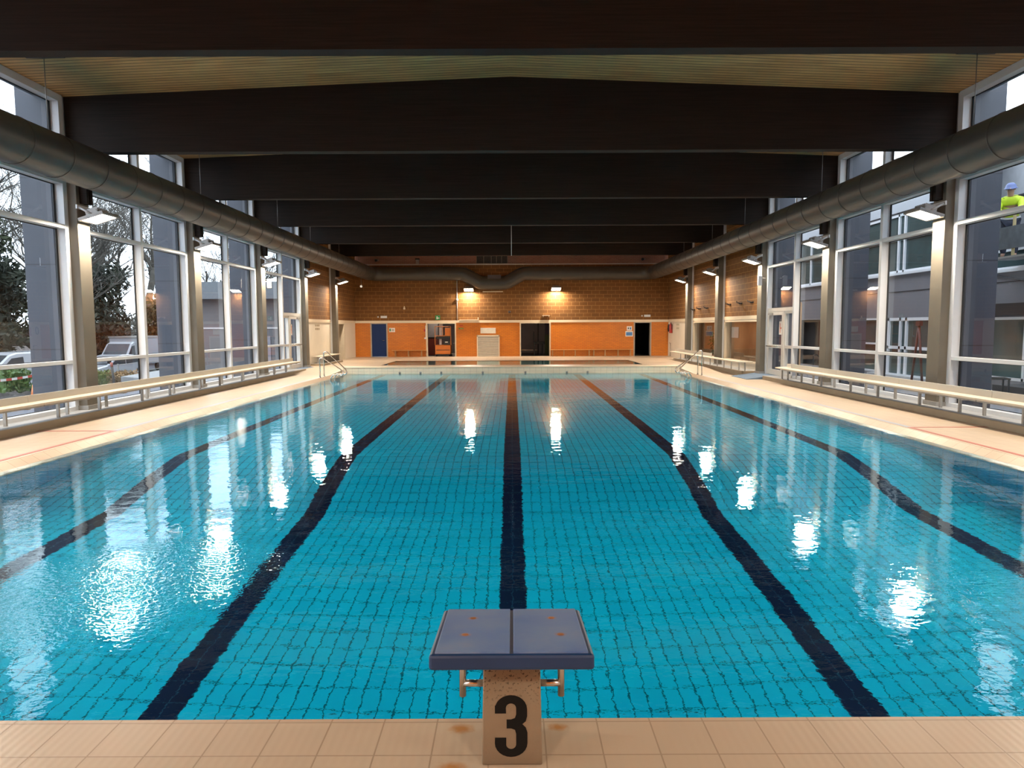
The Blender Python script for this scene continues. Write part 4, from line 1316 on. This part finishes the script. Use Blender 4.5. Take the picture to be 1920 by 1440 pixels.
for s in (-1, 1):
    MB().lathe([(0, -.11), (.36, -.11), (.36, .11), (0, .11)], 20, Matrix.Translation((4.2, s * .9, .36)) @ Matrix.Rotation(R(90), 4, 'X')).build('wheel', BLACK, trk)
# low rail fence in front of the vehicles and a lamp post
fe = empty('rail_fence', (-20.8, 36.0, -1.1), label='thin metal rail fence in front of the white vehicles outside', category='fence')
for i in range(7):
    MB().box(-.03, .03, -.03 + 2.2 * i, .03 + 2.2 * i, 0, 1.05).build('post', GALV, fe)
for z in (.55, 1.0):
    MB().tube([(0, 0, z), (0, 13.2, z)], .02, 6).build('rail', GALV, fe)
pole = empty('lamp_post', (-27.0, 43.2, -1.2), label='tall thin pale pole in front of the trees outside the second left window', category='post')
MB().tube([(0, 0, 0), (.05, 0, 6.0)], [.06, .035], 8).build('pole', plain('pale_pole', (.55, .52, .48), .5), pole)
wp = empty('board_fence', (-29.0, 39.5, -1.2), label='pale board panel standing by the dark car outside', category='panel')
MB().box(-.05, .05, 0, 2.6, .2, 2.0).build('panel', plain('weathered_board', (.34, .31, .30), .8, 0, .2, 4), wp)
for y in (.1, 2.5):
    MB().box(-.06, .06, y - .05, y + .05, 0, 2.1).build('post', GALV, wp)
# grey block building beyond the car park
nb = empty('annex_building', (-18.75, 41.0, -1.2), label='low grey building with an overhanging dark roof band outside the third left windows', category='building')
NBW = plain('grey_render', (0.15, 0.145, 0.15), .8, 0, .08, 1)
MB().box(0, 8.2, .3, 15, 0, 4.72).build('wall', NBW, nb)
MB().box(-.7, 8.4, -.5, 16, 4.72, 5.72).build('roof_band', plain('dark_fascia', (0.14, .155, .17), .6), nb)
MB().box(3.0, 4.2, .25, .32, .3, 2.5).build('door', plain('annex_door', (.26, .24, .27), .5), nb)
MB().box(5.0, 7.6, .25, .32, 1.2, 2.4).build('window', CARG, nb)
MB().box(0, 8.2, .26, .32, 2.95, 3.05).build('string_course', plain('pale_course', (.52, .5, .5), .7), nb)
# ------------------------------------------------------------------ trees
BARK = plain('winter_bark', (0.085, 0.078, 0.066), .9, 0, .3, 3)
def bare_tree(label, loc, h, seed, spread=1.0, lean=0.0, dens=5):
    root = empty('bare_tree', loc, 0, label=label, category='tree', group='bare winter trees beyond the car park')
    r = _r.Random(seed)
    m = MB()
    def grow(p, d, L, rad, lev):
        pts, rr = [p], [rad]
        q, dd = p.copy(), d.copy()
        ns = 4 if lev < 2 else 3
        for i in range(ns):
            dd = (dd + Vector((r.gauss(0, .13), r.gauss(0, .13), r.gauss(0, .08) + .05))).normalized()
            q = q + dd * (L / ns)
            pts.append(q); rr.append(max(.010, rad * (1 - .6 * (i + 1) / ns)))
        m.tube(pts, rr, 6 if lev == 0 else 4 if lev < 2 else 3, False)
        if lev >= 4:
            return
        for j in range(dens if lev < 2 else 5):
            t = r.uniform(.3, 1.0)
            k = min(ns - 1, int(t * ns))
            b = pts[k].lerp(pts[k + 1], t * ns - k)
            side = Vector((r.gauss(0, 1), r.gauss(0, 1), r.uniform(.0, .8))).normalized()
            nd = (dd * .55 + side * .75 * spread).normalized()
            grow(b, nd, L * r.uniform(.48, .70), max(.012, rr[k] * .55), lev + 1)
    grow(Vector((0, 0, 0)), Vector((lean, 0, 1)).normalized(), h * .5, h * .02, 0)
    m.build('branches', BARK, root)
    return root
bts = [(-31, 29, 13, 1, 'bare winter tree at the picture edge outside the first left window'), (-36, 37, 15, 2, 'tall bare tree above the van outside the first left window'),
       (-34, 46, 14, 5, 'bare tree above the dark car in the second left window'), (-36, 55, 16, 8, 'bare tree behind the pale pole in the second left window'),
       (-33, 62, 14, 9, 'bare tree above the box van in the second left window'), (-41, 48, 17, 12, 'tallest bare tree far behind the second left window'),
       (-44, 36, 17, 15, 'bare tree at the back behind the first left window'), (-30, 76, 13, 21, 'bare tree farthest off, left of the grey building'),
       (-28.5, 41, 9.5, 31, 'slender bare tree just behind the white car'), (-33, 53, 11, 33, 'slender bare tree behind the tall pale pole'), (-37, 42, 12, 35, 'bare tree between the van and the dark car, further back'),
       (-30, 67, 10, 38, 'slender bare tree behind the box van'), (-33.5, 35, 11, 40, 'bare tree with low branches behind the van'), (-39, 66, 13, 44, 'bare tree at the far back left of the grey building')]
for x, y, h, sd, lab in bts:
    bare_tree(lab, (x, y, -1.2), h * 1.55, sd, 1.1, 0, 6)
EVG = plain('evergreen_leaf', (0.018, 0.024, 0.014), .8, 0, .5, 1.2)
EVG2 = plain('ivy_leaf', (0.034, 0.044, 0.020), .8, 0, .5, 1.2)
def evergreen(label, loc, rx, h, seed, mat, n=3200):
    root = empty('evergreen_tree', loc, 0, label=label, category='tree', group='dark evergreens beyond the car park')
    MB().tube([(0, 0, 0), (.1, 0, h * .8)], [.22, .05], 8).build('trunk', BARK, root)
    m = MB()
    r = _r.Random(seed)
    for k in range(9):
        c = (r.uniform(-.5, .5) * rx, r.uniform(-.5, .5) * rx, h * (.18 + .08 * k))
        q = rx * (1.05 - .07 * k)
        leaves(m, c, (q * .7, q * .7, h * .14), n // 9, .24, seed * 10 + k)
    m.build('foliage', mat, root)
for x, y, rx, h, sd, mt_, lab in ((-29, 33.5, 2.6, 6.0, 31, EVG, 'dark evergreen behind the van outside the first left window'), (-33, 41, 3.0, 7.2, 32, EVG, 'big dark evergreen between the van and the first lit column'),
                                  (-31, 50, 2.8, 6.6, 33, EVG, 'dark evergreen behind the white car in the second left window'), (-34, 33, 2.6, 4.2, 34, EVG2, 'ivy green shrubby tree left of the van'),
                                  (-29.5, 57, 2.4, 4.4, 35, EVG2, 'green ivy covered tree by the box van'), (-38, 60, 3.4, 7.5, 36, EVG, 'dark evergreen at the back behind the pale pole'),
                                  (-40, 30, 3.2, 6.5, 37, EVG, 'dark evergreen at the picture edge behind the hedge'), (-38, 50, 3.0, 5.6, 38, EVG2, 'ivy green tree behind the dark evergreens'),
                                  (-27.5, 35.6, 2.0, 5.2, 39, EVG, 'slim dark evergreen right behind the van'), (-25.8, 62, 2.6, 5.5, 41, EVG2, 'green ivy tree beyond the corner of the grey building'), (-35.5, 46, 3.0, 8.0, 40, EVG2, 'tall ivy green tree behind the dark car')):
    evergreen(lab, (x, y, -1.2), rx * 1.25, h * 1.35, sd, mt_, 4200)
clipped_hedge('undergrowth', -48, -33, 26, 70, -1.2, 1.6, plain('brown_undergrowth', (.045, .037, .027), .9, 0, .5, .7), 5000, 'brown leafless undergrowth along the back of the car park', 'undergrowth', .28)['kind'] = 'stuff'

# ------------------------------------------------------------------ neighbouring building on the right
BX = 13.0
bd = empty('neighbouring_building', (BX, 0, .05), label='grey two storey building with white framed windows outside the right windows', category='building')
CLAD = plain('grey_facade_panel', (0.20, 0.20, 0.225), .6, 0, .06, .8)
CLADL = plain('pale_fascia_panel', (0.40, 0.42, 0.46), .55, 0, .04, .8)
PVC = plain('white_window_frame', (0.78, 0.80, 0.84), .35, 0, .02)
GLD = plain('dark_green_pane', (0.05, 0.085, 0.09), .06, 0, .3, .6)
w = MB()
def hole_wall(m, y0, y1, z0, z1, holes):
    y = y0
    for a, b, c, d in sorted(holes):
        m.box(0, .3, y, a, z0, z1)
        m.box(0, .3, a, b, z0, c); m.box(0, .3, a, b, d, z1)
        y = b
    m.box(0, .3, y, y1, z0, z1)
GH = [(17.0, 19.6, .3, 1.95), (21.0, 23.7, .02, 2.0), (24.1, 26.3, .1, 2.0), (27.4, 31.5, .02, 2.0)]
UH = [(16.2, 18.7, 3.2, 3.72), (20.6, 25.6, 3.50, 5.45), (26.4, 31.4, 3.50, 5.45)]
hole_wall(w, -4, 40, 0, 2.4, GH)
hole_wall(w, 19.6, 40, 2.4, 5.5, UH[1:])
hole_wall(w, -4, 19.6, 2.4, 4.15, UH[:1])
w.build('facade', CLAD, bd)
MB().box(-.06, .3, 19.6, 40, 5.5, 7.3).build('fascia', CLADL, bd)
MB().box(1.6, 1.9, -4, 22.5, 3.3, 5.45).build('set_back_wall', plain('set_back_render', (0.34, .345, .37), .7), bd)
MB().box(1.45, 1.9, -4, 22.5, 5.45, 7.2).build('set_back_fascia', plain('set_back_panel', (0.55, .57, .61), .6), bd)
MB().box(.02, 1.6, -4, 19.6, 3.1, 3.19).build('terrace_slab', CLAD, bd)
MB().box(.3, 12, 19.6, 40, 7.25, 7.35).box(1.9, 12, -4, 19.6, 7.25, 7.35).build('roof', CLADL, bd)
MB().box(3.0, 12, -4, 40, -.05, 0).build('inside_floor', GREYR, bd)
MB().box(11.7, 12, -4, 40, 0, 7.3).build('rear_wall', plain('shaded_room_wall', (.06, .06, .06), .8), bd)
MB().box(.3, 11.7, 19.6, 40, 2.9, 3.0).build('upper_floor', GREYR, bd)
MB().box(-.02, .0, -4, 40, 2.86, 2.88).build('joint', BLACK, bd)
def pvc_window(y0, y1, z0, z1, mull, rails, sill=True, t=.08):
    f = MB()
    f.box(.0, .14, y0, y0 + t, z0, z1); f.box(.0, .14, y1 - t, y1, z0, z1)
    f.box(.0, .14, y0, y1, z0, z0 + t); f.box(.0, .14, y0, y1, z1 - t, z1)
    for y in mull: f.box(.0, .14, y - t / 2, y + t / 2, z0, z1)
    for z in rails: f.box(.0, .14, y0, y1, z - t / 2, z + t / 2)
    if sill: f.box(-.10, .1, y0 - .1, y1 + .1, z0 - .08, z0)
    wf = f.build('window', PVC, bd)
    MB().box(.06, .08, y0 + t, y1 - t, z0 + t, z1 - t).build('pane', GLD, wf)
pvc_window(20.6, 25.6, 3.50, 5.45, (22.9, 23.25), (4.62,))
pvc_window(26.4, 31.4, 3.50, 5.45, (28.2, 28.5, 30.0), (4.62,))
pvc_window(16.2, 18.7, 3.2, 3.72, (), (), True, .06)
pvc_window(21.0, 23.7, .02, 2.0, (22.95, 22.6), (1.0,), False, .10)
pvc_window(17.0, 19.6, .3, 1.95, (17.35,), (), False, .07)
pvc_window(24.1, 26.3, .1, 2.0, (), (1.1,), False, .06)
MB().box(-.3, .0, 16, 19.9, 2.0, 2.3).build('awning_box', BLACK, bd)
MB().box(.3, .5, 26.8, 33.0, 0.02, 2.2).build('dark_opening_fill', DARK, bd)  # near-black sheet in place of the unlit depth of the opening
MB().tube([(-.05, 18.9, 3.15), (-.05, 15.5, 2.5)], .02, 6).build('stay_cable', BLACK, bd)
MB().box(-.5, .0, 20.2, 24.0, -.05, .12).build('door_step', plain('step_concrete', (.5, .51, .53), .8), bd)
# things in front of it
for i, (y, h, lab) in enumerate(((20.6, 1.75, 'dark red wooden folding frame leaning outside the second right window'), (22.1, 1.5, 'dark red wooden folding frame behind the white door outside'))):
    fr = empty('folding_frame', (BX - .75 if i == 0 else BX + .9, y, .05), label=lab, category='frame')
    WOODR = plain('dark_red_wood', (.10, .03, .022), .5, 0, .2, 5)
    for a, b in ((-.28, .0), (.28, .0)):
        MB().tube([(0, a, 0), (0, b * 1, h)], .035, 6).build('leg', WOODR, fr)
    MB().box(-.03, .03, -.16, .16, h * .45, h * .5).build('crossbar', WOODR, fr)
    MB().box(-.05, .05, -.1, .1, h - .02, h + .12).build('head_block', WOODR, fr)
for i, (y, lab) in enumerate(((18.0, 'dark garden chair outside the first right window, farther one'), (17.0, 'dark garden chair outside the first right window, nearer one'))):
    gc = empty('garden_chair', (11.9, y + .3 * (1 - 2 * i), .05), R(20 + 50 * i), label=lab, category='chair')
    MB().box(-.24, .24, -.22, .22, .42, .46).build('seat', BLACK, gc)
    MB().box(-.24, .24, .18, .22, .46, .90).build('backrest', plain('maroon_mesh', (.05, .015, .015), .7), gc)
    for a in (-.21, .21):
        for b in (-.19, .19):
            MB().box(a - .018, a + .018, b - .018, b + .018, 0, .42).build('leg', BLACK, gc)
gt = empty('garden_table', (11.2, 17.5, .05), label='small dark round garden table between the dark chairs outside', category='table')
MB().lathe([(0, .70), (.42, .70), (.42, .73), (0, .73)], 24).build('table_top', BLACK, gt)
MB().tube([(0, 0, .02), (0, 0, .70)], .03, 10).build('leg', GALV, gt)
MB().lathe([(0, 0), (.25, 0), (.22, .03), (0, .03)], 20).build('foot', GALV, gt)
bas = empty('lift_basket', (12.65, 17.0, 3.50), label='dark lift basket panel the worker in the yellow jacket stands behind', category='basket')
MB().box(-.36, -.30, -.9, .78, .18, .72).build('side_panel', plain('basket_panel', (.09, .10, .11), .4, 0, .3, 4), bas)
for y in (-.88, .0, .76):
    MB().box(-.34, -.29, y - .025, y + .025, 0, 1.05).build('post', plain('yellow_post', (.45, .36, .18), .5), bas)
MB().tube([(-.32, -.9, 1.05), (-.32, .78, 1.05)], .02, 8).build('top_rail', BLACK, bas)
MB().box(-.36, .32, -.9, .78, -.05, .0).build('deck', GALV, bas)
MB().tube([(.0, -.6, -3.45), (.0, -.6, -.05)], .09, 12).build('mast', GALV, bas)
MB().box(-.5, .3, -1.3, .2, -3.45, -3.2).build('undercarriage', plain('machine_grey', (.06, .06, .065), .6), bas)

# ------------------------------------------------------------------ the worker on the terrace
def skin_body(name, joints, edges, mat, parent, root=0, sub=2):
    me = bpy.data.meshes.new(name)
    me.from_pydata([j[0] for j in joints], edges, [])
    o = bpy.data.objects.new(name, me)
    col.objects.link(o)
    o.parent = parent
    sk_ = o.modifiers.new('skin', 'SKIN')
    for i, j in enumerate(joints):
        v = me.skin_vertices[0].data[i]
        v.radius = j[1] if isinstance(j[1], tuple) else (j[1], j[1])
        v.use_root = i == root
    sk_.use_smooth_shade = True
    sb_ = o.modifiers.new('sub', 'SUBSURF')
    sb_.levels = sub
    sb_.render_levels = sub
    me.materials.append(mat)
    return o
SKIN = plain('skin', (.42, .25, .18), .6, 0, .05)
HIVIS = plain('hi_vis_yellow', (.52, .68, .03), .6, 0, .15, 6)
NAVY = plain('navy_trousers', (.03, .035, .06), .8, 0, .1)
REFL = plain('reflective_band', (.62, .64, .64), .35, 0, .05)
# faces -y and leans forward over the basket rail; local +x is his left side
wk = empty('person', (12.62, 17.55, 3.50), R(-40), label='worker in a yellow high visibility jacket and blue helmet leaning forward on the terrace', category='person')
J = [((0, .10, .95), (.16, .12)), ((0, .04, 1.12), (.165, .125)), ((0, -.08, 1.32), (.19, .13)), ((0, -.16, 1.43), (.12, .10)), ((0, -.20, 1.50), .062), ((0, -.23, 1.57), .075), ((0, -.265, 1.66), (.085, .10)), ((0, -.27, 1.73), .075),
     ((.10, .10, .88), .10), ((.12, .06, .50), .072), ((.12, .12, .09), .048), ((.13, .0, .04), .042),
     ((-.10, .10, .88), .10), ((-.12, .02, .50), .072), ((-.12, .08, .09), .048), ((-.13, -.04, .04), .042),
     ((.20, -.13, 1.40), .07), ((.25, -.30, 1.20), .052), ((.18, -.50, 1.12), .04), ((.16, -.56, 1.10), .034),
     ((-.20, -.13, 1.40), .07), ((-.26, -.28, 1.18), .052), ((-.18, -.48, 1.10), .04), ((-.16, -.54, 1.08), .034)]
E_ = [(0, 1), (1, 2), (2, 3), (3, 4), (4, 5), (5, 6), (6, 7), (0, 8), (8, 9), (9, 10), (10, 11), (0, 12), (12, 13), (13, 14), (14, 15), (3, 16), (16, 17), (17, 18), (18, 19), (3, 20), (20, 21), (21, 22), (22, 23)]
skin_body('body', J, E_, SKIN, wk)
def grow(idx, d):
    return [(J[i][0], tuple(x + d for x in (J[i][1] if isinstance(J[i][1], tuple) else (J[i][1], J[i][1])))) for i in idx]
skin_body('jacket', grow((0, 1, 2, 3, 16, 17, 18, 20, 21, 22, 4), .03), [(0, 1), (1, 2), (2, 3), (3, 4), (4, 5), (5, 6), (3, 7), (7, 8), (8, 9), (3, 10)], HIVIS, wk)
skin_body('trousers', grow((0, 8, 9, 10, 12, 13, 14), .022), [(0, 1), (1, 2), (2, 3), (0, 4), (4, 5), (5, 6)], NAVY, wk)
for s, i in ((1, 19), (-1, 23)):
    p = Vector(J[i][0])
    for k in range(4):
        a = p + Vector((s * (.024 - .016 * k), -.01, .0))
        L = (.06, .07, .075, .065)[k]
        MB().tube([a, a + Vector((0, -L * .6, -.015)), a + Vector((0, -L * .8, -.05))], [.010, .009, .008], 7).build('finger', SKIN, wk)
    MB().tube([p + Vector((-s * .03, .01, 0)), p + Vector((-s * .055, -.025, -.01)), p + Vector((-s * .05, -.055, -.025))], [.012, .010, .009], 7).build('thumb', SKIN, wk)
HC = Vector((0, -.275, 1.70))
MB().lathe([(0, .125), (.06, .115), (.105, .07), (.122, .0), (.15, -.012), (.122, -.02)], 20, Matrix.Translation(HC + Vector((0, 0, .0))) @ Matrix.Rotation(R(18), 4, 'X')).build('helmet', plain('helmet_blue', (.10, .14, .32), .35), wk)
MB().ball(HC + Vector((0, -.115, -.045)), (.016, .022, .022), 8, 6).build('nose', SKIN, wk)
for s in (-1, 1):
    MB().ball(HC + Vector((s * .034, -.098, -.02)), .011, 8, 6).build('eye', BLACK, wk)
    MB().ball(HC + Vector((s * .090, .0, -.03)), (.014, .022, .03), 8, 6).build('ear', SKIN, wk)
MB().box(-.025, .025, HC.y - .108, HC.y - .09, HC.z - .088, HC.z - .080).build('mouth', plain('lip', (.3, .12, .1), .6), wk)
bm_ = MB()
for z, y, rx, ry in ((1.02, .075, .205, .16), (1.14, .03, .207, .165)):
    bm_.lathe([(1, -.025), (1.012, 0), (1, .025)], 24, Matrix.Translation((0, y, z)) @ Matrix.Rotation(R(20), 4, 'X') @ Matrix.Diagonal((rx, ry, 1, 1)))
bm_.build('reflective_stripe', REFL, wk)
MB().box(-.09, .09, .055, .065, 1.30, 1.36, Matrix.Translation((0, .03, 0))).build('back_print', INK, wk)
